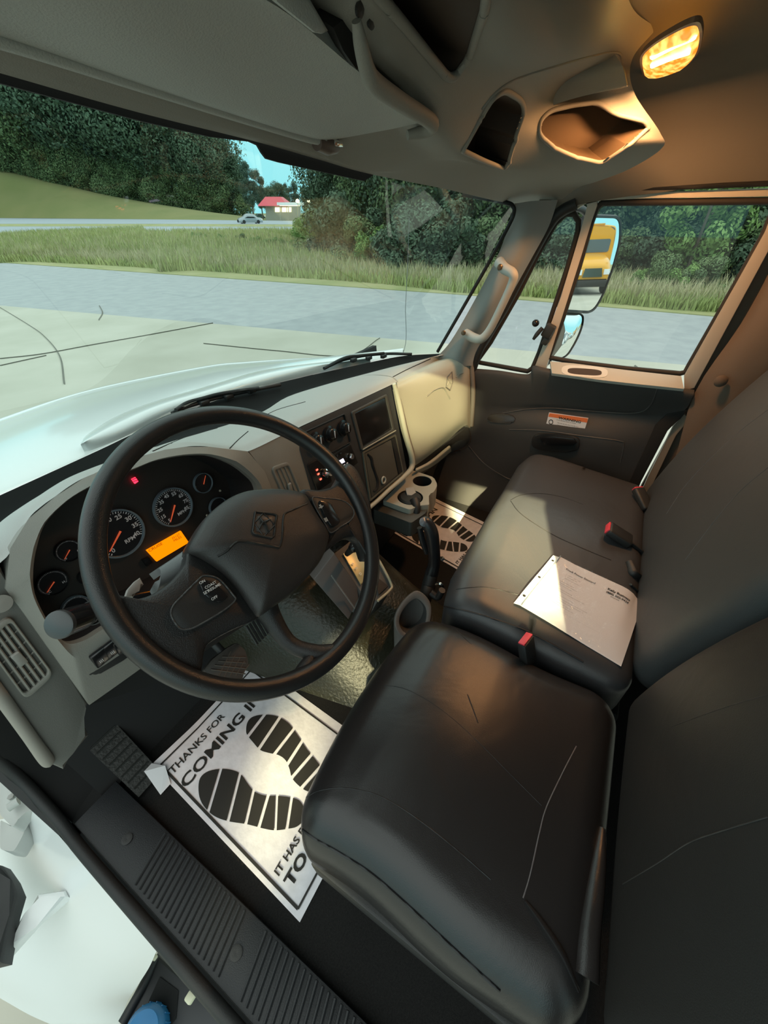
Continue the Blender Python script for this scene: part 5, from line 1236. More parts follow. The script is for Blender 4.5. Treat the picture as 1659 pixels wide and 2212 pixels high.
ca = lathe('c', [(0, -.09+.02), (.034, -.07), (.036, .02), (0, .02)], at(912, 1039, Z=cz_), BLK); cc_ = lathe('c', [(0, -.07), (.044, -.07), (.046, .02), (0, .02)], at(886, 1074, Z=cz_), BLK)
boolean(cb, [ca, cc_]); cb.parent = CH; cb.location = -CH.location
for nm, px, py, r in (('cup_well', 912, 1039, .0345), ('cup_well', 886, 1074, .0445)):
    lathe(nm, [(0, -.068), (r*.93, -.068), (r, -.001)], at(px, py, Z=cz_), BLK_M, CH, seg=36, cap=False)
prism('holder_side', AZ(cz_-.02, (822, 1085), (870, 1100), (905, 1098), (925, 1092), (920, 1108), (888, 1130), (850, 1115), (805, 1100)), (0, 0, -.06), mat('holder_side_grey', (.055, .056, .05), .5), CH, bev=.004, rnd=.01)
prism('holder_lower_trim', AZ(cz_-.10, (800, 1105), (850, 1120), (890, 1140), (925, 1130), (930, 1100), (850, 1090)), (0, .02, -.05), BLK, CH, bev=.004)
PH = thing('phone_mount', at(890, 1075, Z=1.52), 'black phone mount base wedged into the nearer cup well', 'phone mount')
lathe('mount_cup', [(0, -.05), (.036, -.05), (.040, .0), (.034, .006), (0, .008)], at(886, 1075, Z=cz_), BLK, PH, seg=20)
prism('mount_tongue', onp([(876, 1054), (893, 1052), (899, 1064), (890, 1070), (879, 1068)], (0, -.3, 1), at(886, 1060, Z=cz_+.012)), (0, 0, -.006), mat('grey_tongue', (.33, .33, .31), .5), PH, bev=.001)
tube('mount_neck', [at(895, 1080, Z=cz_+.005), at(900, 1098, Z=cz_-.01), at(898, 1125, Z=cz_-.05)], [.018, .014, .011], BLK, PH)
box('mount_latch', at(888, 1130, Z=1.44), (.022, .012, .012), mat('bluish_latch', (.30, .34, .38), .4), PH, bev=.003)
LV = thing('parking_brake_lever', V((.79, .33, 1.2)), 'tall black curved lever with a rounded grip between the seats and the cup holder', 'lever')
lx = .83
LVM = mat('lever_black', (.014, .014, .016), .35)
tube('lever_grip', Rw((912, 1128, 'X', lx), (920, 1128, 'X', lx), (932, 1150, 'X', lx), (937, 1185, 'X', lx), (938, 1215, 'X', lx), (932, 1240, 'X', lx-.01)), [.012, .018, .0195, .0185, .0185, .021], LVM, LV, seg=18)
tube('lever_hook', Rw((906, 1140, 'X', lx), (912, 1165, 'X', lx), (922, 1195, 'X', lx)), [.008, .010, .008], LVM, LV, seg=12)
tube('lever_shaft', [at(932, 1240, X=lx-.01), at(926, 1265, X=lx-.03), at(918, 1295, X=lx-.06), V((.73, .30, 1.16))], [.021, .022, .020, .018], BLK, LV, seg=14)
lathe('release_button', [(0, 0), (.006, 0), (.007, .004), (0, .006)], at(954, 1207, X=lx-.02), CHR, LV, ax=(-.3, -.6, .7), seg=14)
lathe('cap', [(0, 0), (.012, 0), (.014, .004), (0, .012)], at(915, 1128, X=lx-.01), mat('lever_cap_blue_grey', (.12, .13, .15), .3), LV, ax=(-.5, -.5, .7), seg=16)
tube('chrome_arc', Rw((942, 1262, 'X', .78), (952, 1262, 'X', .78), (957, 1275, 'X', .78)), .0055, CHR, LV, seg=10)
tube('linkage', Rw((930, 1280, 'X', .74), (945, 1290, 'X', .74), (955, 1275, 'X', .74)), .010, BLK, LV, seg=10)
# grey boot cup
BCM = mat('boot_cup_grey', (.14, .132, .126), .45, bump=.2, scale=900)
BC = thing('gear_boot_cup', V((.62, .26, 1.12)), 'dark grey floor standing cup shaped bin with an oval mouth beside the lever', 'bin')
mouth = [(903, 1276), (922, 1290), (932, 1312), (929, 1345), (918, 1366), (900, 1378), (880, 1380), (862, 1370), (852, 1348), (855, 1325), (868, 1302), (885, 1284)]
mo = onp(mouth, (-.55, -.45, .72), V((.66, .27, 1.36))); mo = spline(mo, 48, True); mc = sum(mo, V())/48; mn = V((-.55, -.45, .72)).normalized()
inn = [mc+(p-mc)*.74-mn*.002+V((0, 0, -.006)) for p in mo]
base = [V((.60+.062*cos(a), .24+.062*sin(a), 1.11)) for a in [2*pi*i/48 for i in range(48)]]
def bestshift(A, B_):
    best = min(range(48), key=lambda s: sum((A[i]-B_[(i+s) % 48]).length for i in range(0, 48, 4)))
    r1 = [B_[(i+best) % 48] for i in range(48)]; B2 = B_[::-1]; b2 = min(range(48), key=lambda s: sum((A[i]-B2[(i+s) % 48]).length for i in range(0, 48, 4)))
    r2 = [B2[(i+b2) % 48] for i in range(48)]
    return r1 if sum((a-b).length for a, b in zip(A, r1)) < sum((a-b).length for a, b in zip(A, r2)) else r2
base = bestshift(mo, base); bm = bmesh.new()
L = [base, [a.lerp(b, .3)*1 for a, b in zip(base, mo)], [a.lerp(b, .7) for a, b in zip(base, mo)], [mc+(p-mc)*1.0-mn*.01 for p in mo], mo, [mc+(p-mc)*.96+mn*.003 for p in mo], inn]
R = [[bm.verts.new(p) for p in l] for l in L]
for A, B2 in zip(R, R[1:]):
    for i in range(48): bm.faces.new((A[i-1], A[i], B2[i], B2[i-1]))
frombm('cup_shell', bm, BCM, BC, sharp=None)
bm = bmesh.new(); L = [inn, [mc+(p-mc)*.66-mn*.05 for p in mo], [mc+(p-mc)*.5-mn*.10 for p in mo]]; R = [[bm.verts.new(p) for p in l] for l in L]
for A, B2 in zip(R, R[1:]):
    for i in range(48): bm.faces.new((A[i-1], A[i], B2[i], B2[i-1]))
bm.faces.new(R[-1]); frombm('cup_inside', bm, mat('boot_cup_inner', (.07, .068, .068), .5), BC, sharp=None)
tube('crank_lever', [V((.56, .22, 1.12)), at(838, 1440, Z=1.15), at(842, 1452, Z=1.12)], .009, BLK, BC)
# gear selector
GS = thing('gear_selector', at(790, 1230, Y=.46), 'gear selector console with a pale lit plate lettered R N D behind the wheel', 'gear selector')
gpl = (V((0, -.55, .83)), at(779, 1265, Y=.45))
def gsp(pts, off=0): return onp(pts, gpl[0], gpl[1]+V(gpl[0])*off)
prism('selector_body', gsp([(722, 1195), (760, 1165), (812, 1190), (848, 1255), (845, 1272), (815, 1300), (779, 1278)], -.004), (0, .05, -.14), GREY_D, GS, bev=.004)
prism('selector_side', [at(722, 1195, Y=.50), at(781, 1280, Y=.45), at(753, 1338, Y=.43), at(678, 1252, Y=.52)], (.012, .03, 0), mat('selector_side_grey', (.13, .125, .125), .5), GS, bev=.002)
tube('side_groove', [at(716, 1243, Y=.475), at(766, 1314, Y=.43)], .0022, mat('groove_grey', (.24, .23, .22), .4), GS, seg=6, lin=True)
SPL = mat('selector_plate_lit_yellow', (.52, .47, .26), .35, metal=.3)  # yellow light falling on plate and frame is put into their colour
prism('indicator_plate', gsp([(741, 1196), (762, 1180), (790, 1196), (800, 1225), (786, 1255), (779, 1262)], .004), (0, 0, -.004), SPL, GS, bev=.001)
tube('plate_frame', gsp([(800, 1180), (825, 1222), (845, 1262), (842, 1275), (816, 1298)], .006), .0042, mat('frame_lit_yellow', (.45, .40, .28), .35), GS, seg=8)
prism('selector_pad', gsp([(819, 1250), (834, 1262), (838, 1266), (818, 1284), (815, 1270)], .006), (0, 0, -.004), BLK, GS)
gx, gy = V((1, 0, 0)), V((0, .83, .55))
for s, x, y in (('R', 763, 1221), ('N', 770, 1231), ('D', 779, 1243)): text('gate_letter', s, gsp([(x, y)], .0095)[0], gx, gy, .011, mat('gate_print', (.85, .82, .65), .5), GS, bold=.03)
tube('selector_lever', [at(750, 1196, Y=.50), at(760, 1186, Y=.46), at(768, 1178, Y=.44)], [.008, .010, .009], BLK, GS, seg=12); lathe('lever_knob', [(0, -.014), (.010, -.010), (.014, 0), (.010, .010), (0, .014)], at(764, 1182, Y=.44), BLK_G, GS, seg=18, sharp=None)
# rubber mat on the tunnel, catching the yard light
RM = mat('driver_rubber_mat', (.085, .078, .045), .4, bump=1.5, scale=70, detail=8, var=.3, vscale=60)

# ================================================================== SEATS
DS = thing('driver_seat', V((.33, 0, FZ)), 'black leather driver seat nearest the open door, with orange lamp glints', 'seat')
def dcush(p):   # local x across, y fore-aft, z up
    x, y, z = p; u = x/.235; v = y/.235
    top = max(0, z)/.08
    zz = z + top*(.022*(1-u*u)*(1-.5*v*v) - .012*max(0, -v)) + top*.012*cos(pi*max(-1, min(1, v)))*0
    zz += .010*sin((y+.1)*9)*top*.4 - .006*top*math.exp(-((v-.35)/.08)**2)*0
    fr = max(0, v-.55)
    return V((.338+x*(1+.04*(1-top)) + .004*sin(y*22)*(abs(u) > .8), .018+y-.05*fr*u*u, 1.468+zz-.035*fr*top))
cu_ = rcube('cushion', dcush, (.485, .47, .17), .062, LEA, DS, n=(56, 56, 18)); cv_ = bvh(cu_)
SM = mat('seam_black', (.012, .011, .012), .5)
seam(cv_, [(662, 1722), (690, 1708), (740, 1702), (800, 1712), (850, 1735), (910, 1775), (980, 1830), (1060, 1900)], cu_, .0009, SM)
seam(cv_, [(650, 1790), (685, 1815), (730, 1840), (800, 1885), (870, 1945), (950, 2020), (1030, 2095), (1080, 2140)], cu_, .0022, SM)
seam(cv_, [(830, 1480), (880, 1490), (950, 1530), (1020, 1590), (1100, 1670), (1170, 1740)], cu_, .0007, SM)
seam(cv_, [(985, 1360), (1000, 1375), (1018, 1392)], cu_, .0009, SM)
seam(cv_, [(1245, 1612), (1215, 1670), (1180, 1745), (1165, 1800), (1145, 1890), (1130, 1940)], cu_, .0011, mat('seam_grey', (.12, .11, .115), .45))
seam(cv_, [(1010, 1500), (1025, 1540), (1033, 1562)], cu_, .0011, SM)
# folded bolster of loose cover by the backrest
lathe_ = tube('cover_fold', onsurf(cv_, [(1325, 1700), (1300, 1790), (1285, 1900), (1270, 2010), (1262, 2110), (1268, 2212)], .004), [.006, .012, .015, .016, .017, .018], LEA, DS, seg=16, flat=.8)
tube('cover_crease', onsurf(cv_, [(1135, 1945), (1170, 1990), (1215, 2060), (1250, 2140)], .001), [.002, .005, .006, .003], LEA, DS, seg=8, flat=.6)
def dback(p):
    x, y, z = p; t = (z+.30)/.60; u = x/.235
    return V((.35+x*(1+.02*sin(t*3)), -.287+y - .15*t*t - .05*t + .030*(1-u*u)*(y > 0)*sin(pi*min(1, t*1.05)), 1.50+.31+z))
bk = rcube('backrest', dback, (.52, .13, .64), .055, mat('backrest_leather', (.017, .0155, .0145), .55, bump=.2, scale=800, detail=6, wrink=.10), DS, n=(50, 14, 60)); bkv = bvh(bk)
seam(bkv, [(1659, 1765), (1560, 1795), (1490, 1820), (1420, 1865), (1345, 1910)], bk, .0008, mat('seam_brown', (.035, .03, .028), .5))
seam(bkv, [(1659, 1500), (1560, 1530), (1450, 1570)], bk, .0006, mat('seam_brown', (.035, .03, .028), .5))
prism('seat_pan', [V((.095, .215, 1.385)), V((.575, .215, 1.385)), V((.575, -.25, 1.385)), V((.095, -.25, 1.385))], (0, 0, -.05), BLK_G, DS, bev=.008)
prism('seat_base', [V((.12, .16, 1.33)), V((.56, .16, 1.33)), V((.56, -.25, 1.33)), V((.12, -.25, 1.33))], (0, 0, -.23), BLK_M, DS, bev=.01)
prism('side_shield', [V((.085, .20, 1.385)), V((.085, -.28, 1.385)), V((.10, -.28, 1.18)), V((.10, .12, 1.18)), V((.088, .20, 1.30))], (.02, 0, 0), BLK, DS, bev=.006)

PS = thing('passenger_bench_seat', V((1.04, 0, FZ)), 'wide black leather passenger bench seat against the right door', 'seat')
def bcush(p):
    x, y, z = p; u = x/.43; v = y/.215; top = max(0, z)/.085
    d = .012*math.exp(-((u+.0)/.05)**2)*(v > -.8) if 0 else 0
    zz = z+top*(.016*(1-abs(u)**3)-.030*max(0, -v*.5+.5)+.010*cos(u*2*pi)*.5) - .03*max(0, v-.6)*top
    # crest bulge either side of the cross seam
    return V((1.035+x+.02*v*(u > .5)*(u-.5), -.012+y-.02*max(0, abs(u)-.75)*(v > 0)*4, 1.475+zz))
bc = rcube('cushion', bcush, (.875, .44, .185), .05, LEA_B, PS, n=(84, 44, 18)); bcv = bvh(bc)
seam(bcv, [(1103, 1080), (1125, 1070), (1165, 1066), (1215, 1074), (1260, 1090)], bc, .0010, SM)
seam(bcv, [(1103, 1082), (1120, 1105), (1150, 1128), (1200, 1158), (1260, 1185), (1320, 1210)], bc, .0014, SM)
seam(bcv, [(985, 1273), (1020, 1269), (1060, 1270), (1130, 1288)], bc, .0012, SM)
seam(bcv, [(960, 1310), (1000, 1318), (1060, 1335), (1130, 1360), (1180, 1385), (1260, 1430)], bc, .0022, SM)
def bback(p):
    x, y, z = p; t = (z+.31)/.62; u = x/.43
    return V((1.062+x-.01*t, -.284+y-.10*t*t-.10*t+.028*(1-u*u)*(y > 0)*sin(pi*min(1, t)), 1.49+.30+z-.09*max(0, abs(u)-.55)*t*0))
bb = rcube('backrest', bback, (.845, .13, .62), .055, mat('bench_back_leather', (.046, .048, .050), .5, bump=.2, scale=800, detail=6, wrink=.10), PS, n=(80, 14, 60)); bbv = bvh(bb)
for L in ([(1659, 885), (1600, 930), (1540, 985), (1480, 1050), (1440, 1110)], [(1659, 1010), (1600, 1060), (1540, 1130), (1480, 1210)]): seam(bbv, L, bb, .0009, mat('seam_blue_grey', (.06, .062, .065), .5))
prism('seat_pan', [V((.64, .17, 1.385)), V((1.44, .17, 1.385)), V((1.44, -.25, 1.385)), V((.64, -.25, 1.385))], (0, 0, -.28), BLK_M, PS, bev=.01)
def buckle(head, tail, w_, label, tilt=.02):
    h, t = onsurf(bcv, [head], .016, 1.55)[0], onsurf(bcv, [tail], .014, 1.54)[0]; h = h+V((0, 0, tilt)); c = (h+t)/2
    y = (h-t).normalized(); x = y.cross(V((0, 0, 1))).normalized(); z = x.cross(y); M = Matrix((x, y, z)).transposed(); L = (h-t).length
    T = thing('seat_belt_buckle', c, label, 'belt buckle')
    box('buckle_body', c, (w_, L, .024), BLK, T, M=M, bev=.007, seg=3)
    box('release_button', c+y*(L/2), (w_*.82, .006, .018), RED, T, M=M, bev=.002)
    tube('buckle_strap', [t+y*.01, t-y*.03-V((0, 0, .004)), t-y*.07-V((0, 0, .012))], [.009, .010, .012], BLK, T, seg=8, flat=.5)
    return T
buckle((1308, 1152), (1362, 1172), .050, 'black belt buckle with a red end lying mid bench above the paper')
buckle((1372, 1066), (1400, 1102), .036, 'belt buckle on the bench seat nearest the passenger door')
T3 = thing('seat_belt_buckle', at(1135, 1385, X=.575), 'belt buckle with bright red button standing between the two seats', 'belt buckle')
cbk = at(1135, 1380, X=.572); Mb = Matrix.Rotation(radians(-14), 3, 'Z') @ Matrix.Rotation(radians(-20), 3, 'X')
box('buckle_body', cbk-Mb @ V((0, 0, .035)), (.040, .020, .066), BLK, T3, M=Mb, bev=.005)
box('release_button', cbk+Mb @ V((0, 0, 0)), (.036, .014, .004), RED, T3, M=Mb, bev=.001)
tube('buckle_strap', [cbk-Mb @ V((0, 0, .06)), cbk-V((0, .03, .13)), V((.60, -.06, 1.3))], .011, BLK, T3, seg=8, flat=.4)
BW = thing('belt_webbing', onsurf(bcv, [(1392, 1225)], .01, 1.53)[0], 'black belt webbing tucked into the gap between bench cushion and backrest', 'seat belt')
tube('webbing', onsurf(bcv, [(1345, 1160), (1370, 1180), (1390, 1200), (1400, 1218), (1398, 1240)], .006, 1.53), [.007, .008, .010, .012, .012], BLK, BW, seg=8, flat=.5)
tube('webbing', onsurf(bcv, [(1358, 1213), (1362, 1225), (1368, 1240), (1385, 1252)], .008, 1.53), [.009, .010, .012, .012], BLK, BW, seg=8, flat=.5)
tube('webbing', onsurf(bcv, [(1362, 1262), (1380, 1278), (1400, 1290)], .005, 1.53), [.006, .009, .010], BLK, BW, seg=8, flat=.5)
# the letter in its clear sleeve
SL = thing('document_sleeve', onsurf(bcv, [(1250, 1320)], .002)[0], 'white letter in a clear punched plastic sleeve lying on the bench seat', 'document')
cs = onsurf(bcv, [(1125, 1312), (1209, 1206), (1387, 1303), (1340, 1442)], .0, 1.525)
cs = [V((p.x, p.y, max(p.z, 1.52))) for p in cs]
def bil(u, v, z=0):
    a, b, c2, d = cs[0], cs[1], cs[2], cs[3]
    return (a*(1-u)+b*u)*(1-v)+(d*(1-u)+c2*u)*v+V((0, 0, z+.005+.0012*sin(u*7+v*6)))
shv = [[bil(u/12, v/12) for u in range(13)] for v in range(13)]
def lift(p, z): 
    h = bcv.ray_cast(p+V((0, 0, .1)), V((0, 0, -1))); 
    return V((p.x, p.y, (h[0].z if h[0] else p.z)+z))
mx_ = max(0, max((lift(p, 0).z-p.z) for r in shv for p in r))
def sp_(u, v, z=0): 
    p = bil(u, v, z); q = lift(p, 0); return V((p.x, p.y, max(p.z, q.z+.002+z)))
grid('letter', [[sp_(u/16, v/16) for u in range(17)] for v in range(17)], WHT, SL, nu=32, nv=32, lin=True, linv=True, thick=.0008)
SLV = mat('clear_sleeve_edge', (.62, .70, .72), .12)
grid('punched_strip', [[sp_(-.02+u/10*.98, -.075, .001) for u in range(11)], [sp_(-.0+u/10*.98, 0, .001) for u in range(11)]], mat('sleeve_strip', (.66, .74, .76), .2), SL, nu=20, nv=3, lin=True, linv=True, thick=.0006)
for u in (.13, .5, .86): 
    c_ = sp_(u, -.035, .0035); lathe('punch_hole', [(0, 0), (.0035, 0), (.0035, .0006), (0, .0006)], c_, INK, SL, seg=12)
tube('sleeve_seam', [sp_(u/8, 0, .003) for u in range(9)], .0011, mat('seam_clear_grey', (.35, .40, .42), .2), SL, seg=5)
film = glass('clear_plastic_film', (.97, .98, .99))
fb = film.node_tree; 
nzz = fb.nodes.new('ShaderNodeTexNoise'); nzz.inputs['Scale'].default_value = 14; nzz.inputs['Detail'].default_value = 3; bpz = fb.nodes.new('ShaderNodeBump'); bpz.inputs['Strength'].default_value = .6; bpz.inputs['Distance'].default_value = .01
fb.links.new(nzz.outputs[0], bpz.inputs['Height'])
for nd in fb.nodes:
    if nd.type == 'BSDF_GLOSSY': fb.links.new(bpz.outputs[0], nd.inputs['Normal'])
grid('film', [[sp_(u/16, v/16)+V((0, 0, .0035+.0012*sin(u*1.3)*cos(v*.9))) for u in range(17)] for v in range(17)], film, SL, nu=32, nv=32, lin=True, linv=True)
ux_ = (sp_(.3, .6)-sp_(.3, .2)).normalized(); uy_ = (sp_(.9, .3)-sp_(.2, .3)).normalized()
PT = mat('letter_print', (.12, .12, .13), .7); PTL = mat('letter_print_faint', (.42, .42, .44), .7)
def lt(s, u, v, h, m, bold=0.0):
    t_ = text('letter_text', s, (0, 0, 0), (1, 0, 0), (0, 1, 0), 1, m, SL, bold=bold)
    for q in t_.data.vertices:
        a, b = q.co.x*h/.215, q.co.y*h/.215
        q.co = sp_(1-(1-u)-b*-1 if 0 else u+b, v+a)+V((0, 0, .0011))

lt('Truck Power Steward', .84, .13, .0085, PT, .02)
lt('Kelly Business', .85, .62, .0095, INK, .03); lt('(888) 502-9424', .80, .62, .0085, INK, .02); lt('business', .765, .68, .006, PT)
for i, (u, v, n) in enumerate(((.765, .17, 24), (.735, .17, 18), (.70, .17, 22), (.63, .16, 20), (.60, .16, 26), (.57, .16, 20), (.51, .16, 24), (.48, .16, 38), (.42, .15, 30), (.38, .15, 52), (.35, .15, 46), (.31, .15, 34), (.28, .15, 36), (.22, .30, 60))):
    r_ = random.Random(i); s = ''.join(r_.choice('aeioulnstrmd   ') for _ in range(n)) if i < 13 else '_'*44
    lt(s, u, v, .0042, PTL)

# ================================================================== LEFT SIDE: SILL, OPEN DOORWAY, OUTSIDE STEP
def flatstrip(name, x0, x1, y0, y1, z, th, m, bev=.004, z1=None):
    z1 = z if z1 is None else z1
    return prism(name, [V((x0, y0, z1)), V((x1, y0, z)), V((x1, y1, z)), V((x0, y1, z1))], (0, 0, -th), m, None, bev=bev)
SP = thing('sill_plate', V((-.06, .2, 1.12)), 'black ribbed sill tread plate along the open driver door', 'sill plate')
RIBM = mat('tread_plate_black', (.010, .011, .013), .5, bump=.3, scale=500)
o = flatstrip('plate', -.118, -.012, -.5, .80, 1.122, .02, RIBM); o.parent = SP; o.location = -SP.location
bm = bmesh.new()
for k0, k1 in ((-.48, .28), (.32, .60)):
    n = int((k1-k0)/.0145)
    for i in range(n):
        y = k0+i*.0145; addtube(bm, [V((-.110, y-.012, 1.1225)), V((-.018, y+.010, 1.1225))], .0034, seg=6, lin=True)
frombm('ribs', bm, RIBM, SP)
for y in (.30, .66): lathe('sill_screw', [(0, 0), (.011, 0), (.012, .002), (.006, .003), (0, .002)], V((-.07, y, 1.122)), BLK, SP, seg=20)
struct(tube('trim_7', [V((-.135, -.5, 1.125)), V((-.135, .2, 1.125)), V((-.135, .70, 1.125)), V((-.13, .84, 1.135)), V((-.125, .96, 1.22)), V((-.115, .98, 1.40)), V((-.10, .86, 1.62)), V((-.095, .80, 1.80))], .013, RUB, seg=12))
struct(prism('wall_left', [V((-.150, -.6, 1.10)), V((-.150, .82, 1.10)), V((-.150, 1.05, 1.30)), V((-.150, 1.05, 1.02)), V((-.150, -.6, 1.02))], (.03, 0, 0), mat('sill_body_dark', (.03, .03, .03), .6)))
struct(prism('trim_12', [V((-.15, .78, 1.10)), V((0, .78, 1.10)), V((0, 1.06, 1.10)), V((-.15, 1.06, 1.10))], (0, 0, -.03), BLK_M))
struct(grid('trim_8', [[V((-.14, .82, 1.10)), V((-.12, .95, 1.2)), V((-.11, .96, 1.42)), V((-.10, .82, 1.64))], [V((-.02, .86, 1.10)), V((-.02, .97, 1.2)), V((-.02, .97, 1.42)), V((-.02, .86, 1.62))]], BLK_M, nu=16, nv=4))
# lower body side and white fender skirt below the doorway
FS = thing('fender_skirt', V((-.2, .8, .6)), 'white painted fender skirt below the open driver doorway', 'body panel')
def fsr(z, pts): return [at(x, y, Z=z) for x, y in pts]
fr_ = [AZ(1.0, (60, 1738), (150, 1815), (245, 1905), (300, 1985), (338, 2055)), AZ(.9, (20, 1765), (110, 1850), (205, 1945), (265, 2025), (322, 2090)),
       AZ(.75, (-60, 1800), (60, 1920), (150, 2020), (215, 2085), (300, 2125)), AZ(.55, (-120, 1980), (10, 2080), (110, 2140), (180, 2170), (275, 2165)), AZ(.42, (-160, 2070), (-20, 2145), (80, 2200), (170, 2228), (258, 2212))]
grid('skirt_panel', fr_, PAINT, FS, nu=40, nv=40)
tube('skirt_edge', AZ(1.005, (85, 1750), (150, 1808), (205, 1862), (246, 1912)), .006, mat('cream_seam_sealer', (.6, .58, .48), .5), FS, seg=8)
DH = thing('door_hinge', at(35, 1760, Z=.98), 'grey painted door hinge and check bracket at the far left', 'hinge')
HGM = mat('hinge_grey_white', (.45, .46, .44), .4)
prism('hinge_leaf', [at(x, y, Z=1.0) for x, y in ((0, 1672), (12, 1668), (40, 1700), (82, 1735), (78, 1745), (45, 1760), (28, 1788), (0, 1760))], (0, 0, -.05), HGM, DH, bev=.005, rnd=.01)
prism('hinge_knuckle', [at(x, y, Z=.95) for x, y in ((0, 1770), (28, 1788), (56, 1770), (52, 1800), (30, 1840), (0, 1835))], (0, 0, -.06), HGM, DH, bev=.005, rnd=.01)
tube('hinge_pin', [at(18, 1745, Z=1.02), at(40, 1730, Z=1.02)], .011, HGM, DH, seg=12)
lathe('hinge_bolt', [(0, 0), (.008, 0), (.008, .006), (0, .007)], at(25, 1722, Z=1.005), mat('hinge_bolt', (.3, .3, .28), .4), DH, seg=6)
OD = thing('open_door', V((-.55, 1.0, 1.1)), 'dark edge of the open driver door at the left border of the picture', 'door')
prism('door_edge', [at(x, y, Z=.9) for x, y in ((-80, 1850), (0, 1868), (22, 1900), (34, 1930), (20, 1975), (0, 2080), (-80, 2100))], (0, 0, -.05), BLK, OD, bev=.012)
prism('door_shell', [V((-.45, 1.18, .78)), V((-1.45, 1.42, .78)), V((-1.45, 1.42, 1.80)), V((-.45, 1.18, 1.80))], (.01, .06, 0), DPM, OD, bev=.01)
prism('ledge_panel', [at(x, y, Z=.86) for x, y in ((10, 2045), (60, 1975), (80, 1930), (138, 1922), (143, 1936), (75, 1995), (14, 2062))], (0, 0, -.03), PAINT, OD, bev=.01)
ST = thing('step_box', V((-.26, .3, .6)), 'black plastic step and battery box below the driver doorway', 'step')
sb = [at(x, y, Z=.62) for x, y in ((338, 2058), (430, 2150), (520, 2260), (200, 2300), (262, 2212), (310, 2130))]
prism('step_top', sb, (0, 0, -.25), mat('step_black', (.022, .023, .026), .5), ST, bev=.008)
tube('step_edge', [p+V((0, 0, .004)) for p in AZ(.62, (338, 2062), (312, 2125), (265, 2210))], .012, BLK, ST, seg=8)
prism('step_recess', AZ(.624, (345, 2110), (385, 2140), (380, 2200), (350, 2240), (310, 2230), (322, 2160)), (0, 0, -.01), BLK_M, ST)
box('clip', at(411, 2155, Z=.70), (.02, .02, .02), mat('cream_clip', (.7, .68, .5), .5), ST, bev=.004); box('clip', at(334, 2068, Z=.66), (.012, .012, .012), mat('cream_clip', (.7, .68, .5), .5), ST, bev=.003)
FCp = thing('fluid_filler_cap', at(315, 2200, Z=.66), 'bright blue round filler cap at the bottom edge by the black step', 'cap')
lathe('cap', [(0, -.06), (.046, -.06), (.050, -.02), (.048, .010), (.038, .022), (0, .028)], at(312, 2232, Z=.66), mat('blue_cap', (.02, .17, .38), .35), FCp, seg=36)
bm = bmesh.new()
for i in range(18):
    a = 2*pi*i/18; c_ = at(312, 2232, Z=.66); addtube(bm, [c_+V((.049*cos(a), .049*sin(a), -.04)), c_+V((.050*cos(a), .050*sin(a), .002))], .0015, seg=5, lin=True)
frombm('cap_grip', bm, mat('blue_cap', (.02, .17, .38), .35), FCp)

# ================================================================== HOOD, COWL, WIPERS, ANTENNA
HD = thing('hood', V((.9, 1.8, 1.7)), 'white truck hood sloping away in front of the windshield', 'hood')
r0 = AZ(1.80, (-420, 1240), (-150, 1128), (0, 1062), (190, 976), (380, 886), (500, 846), (700, 796), (870, 765))
edge = [at(-420, 1080, Z=1.70), at(-150, 972, Z=1.70), at(0, 913, Z=1.71), at(200, 847, Z=1.72), at(440, 797, Z=1.74), at(540, 786, Z=1.75), at(700, 776, Z=1.765), at(872, 764, Z=1.785)]
ra = [a.lerp(b, .35)+V((0, 0, .020)) for a, b in zip(r0, edge)]; rb = [a.lerp(b, .72)+V((0, 0, .016)) for a, b in zip(r0, edge)]
rc = [b+V((b.x-.5, b.y-.3, 0)).normalized()*.05-V((0, 0, .05)) for b in edge]; rdn = [b+V((b.x-.5, b.y-.3, 0)).normalized()*.10-V((0, 0, .45)) for b in edge]
pre = [p+V((0, -.02, -.02)) for p in r0]
grid('hood_skin', [pre, r0, ra, rb, edge, rc, rdn], PAINT, HD, nu=60, nv=40, thick=.004)
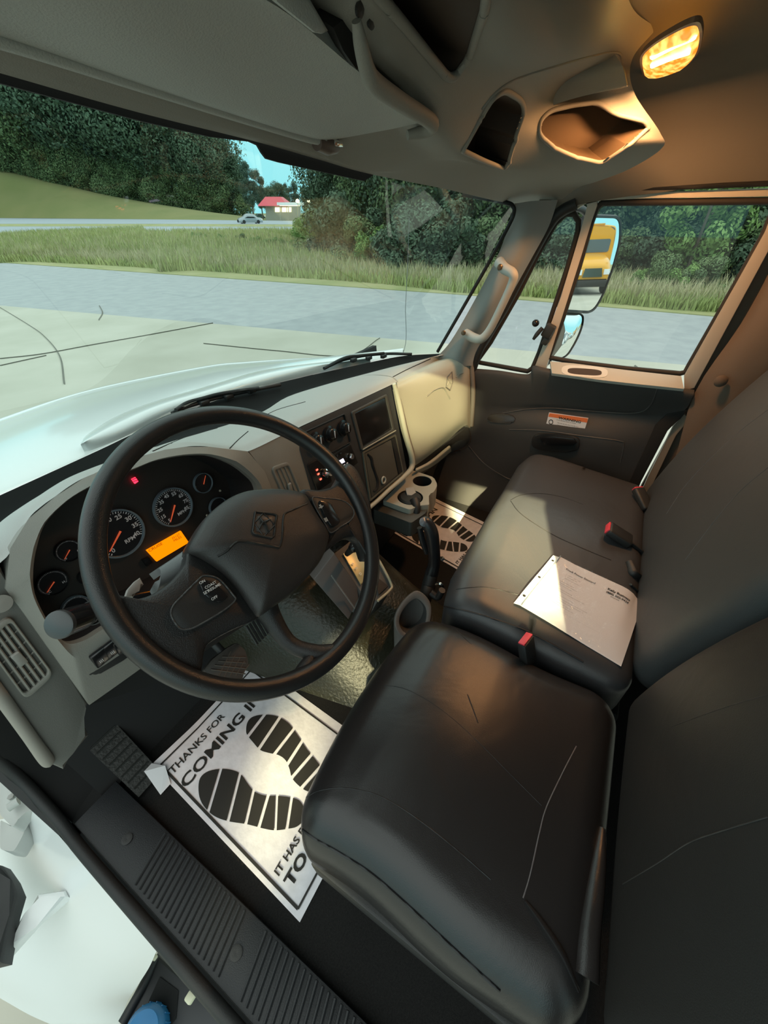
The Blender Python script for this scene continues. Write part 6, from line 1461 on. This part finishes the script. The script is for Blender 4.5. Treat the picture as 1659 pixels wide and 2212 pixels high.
# raised centre dome
dome = [(175, 958), (190, 938), (250, 900), (330, 868), (440, 836), (540, 806), (600, 794), (690, 783), (800, 772)]
dn0 = [(175, 962), (200, 955), (270, 925), (350, 887), (440, 858), (540, 828), (620, 808), (700, 792), (800, 776)]
A0 = AZ(1.815, *dome); B0 = AZ(1.83, *[((a[0]+b[0])/2, (a[1]*.6+b[1]*.4)) for a, b in zip(dome, dn0)]); C0 = AZ(1.822, *dn0)
grid('hood_bulge', [[p-V((0, 0, .02)) for p in A0], A0, B0, C0, [p-V((0, 0, .03)) for p in C0]], PAINT, HD, nu=40, nv=12)
def wiper(name, a, b, arm, label):
    T = thing(name, a[0], label, 'wiper')
    tube('blade', a, .006, BLK, T, seg=6); tube('arm', arm, .006, BLK, T, seg=6)
    for i in (1, 2, 3): 
        p = b[0].lerp(b[1], i/4); box('blade_clip', p, (.03, .016, .014), BLK, T, bev=.003)
wz = 1.84
wiper('wiper', AZ(wz, (372, 893), (400, 880), (460, 862), (530, 846), (606, 831)), (at(385, 884, Z=wz), at(590, 832, Z=wz)), AZ(wz+.012, (380, 886), (405, 870), (440, 860), (480, 850), (560, 838)), 'black windshield wiper resting on the cowl nearest the steering wheel')
wiper('wiper', AZ(wz, (712, 790), (740, 778), (790, 768), (840, 764), (890, 765)), (at(730, 782, Z=wz), at(860, 765, Z=wz)), AZ(wz+.01, (700, 796), (745, 773), (780, 768), (830, 763)), 'black windshield wiper at the passenger end of the cowl')
AN = tube('antenna', [V((1.56, .98, 1.60)), at(871, 762, Y=.98), at(876, 660, Y=.985), at(881, 560, Y=.99), at(884, 470, Y=.99)], .0013, mat('antenna_grey', (.12, .13, .13), .4), None, seg=6); tag(AN, 'thin whip antenna standing at the passenger side of the hood', 'antenna')
# cab shell beyond the view: driver side door header and roof edge, so light enters only through real openings
struct(box('trim_9', (-.20, .0, 2.61), (.12, 1.3, .18), BPM, bev=.02))
struct(box('trim_10', (-.19, -.50, 1.80), (.10, .22, 1.4), BPM, bev=.02))
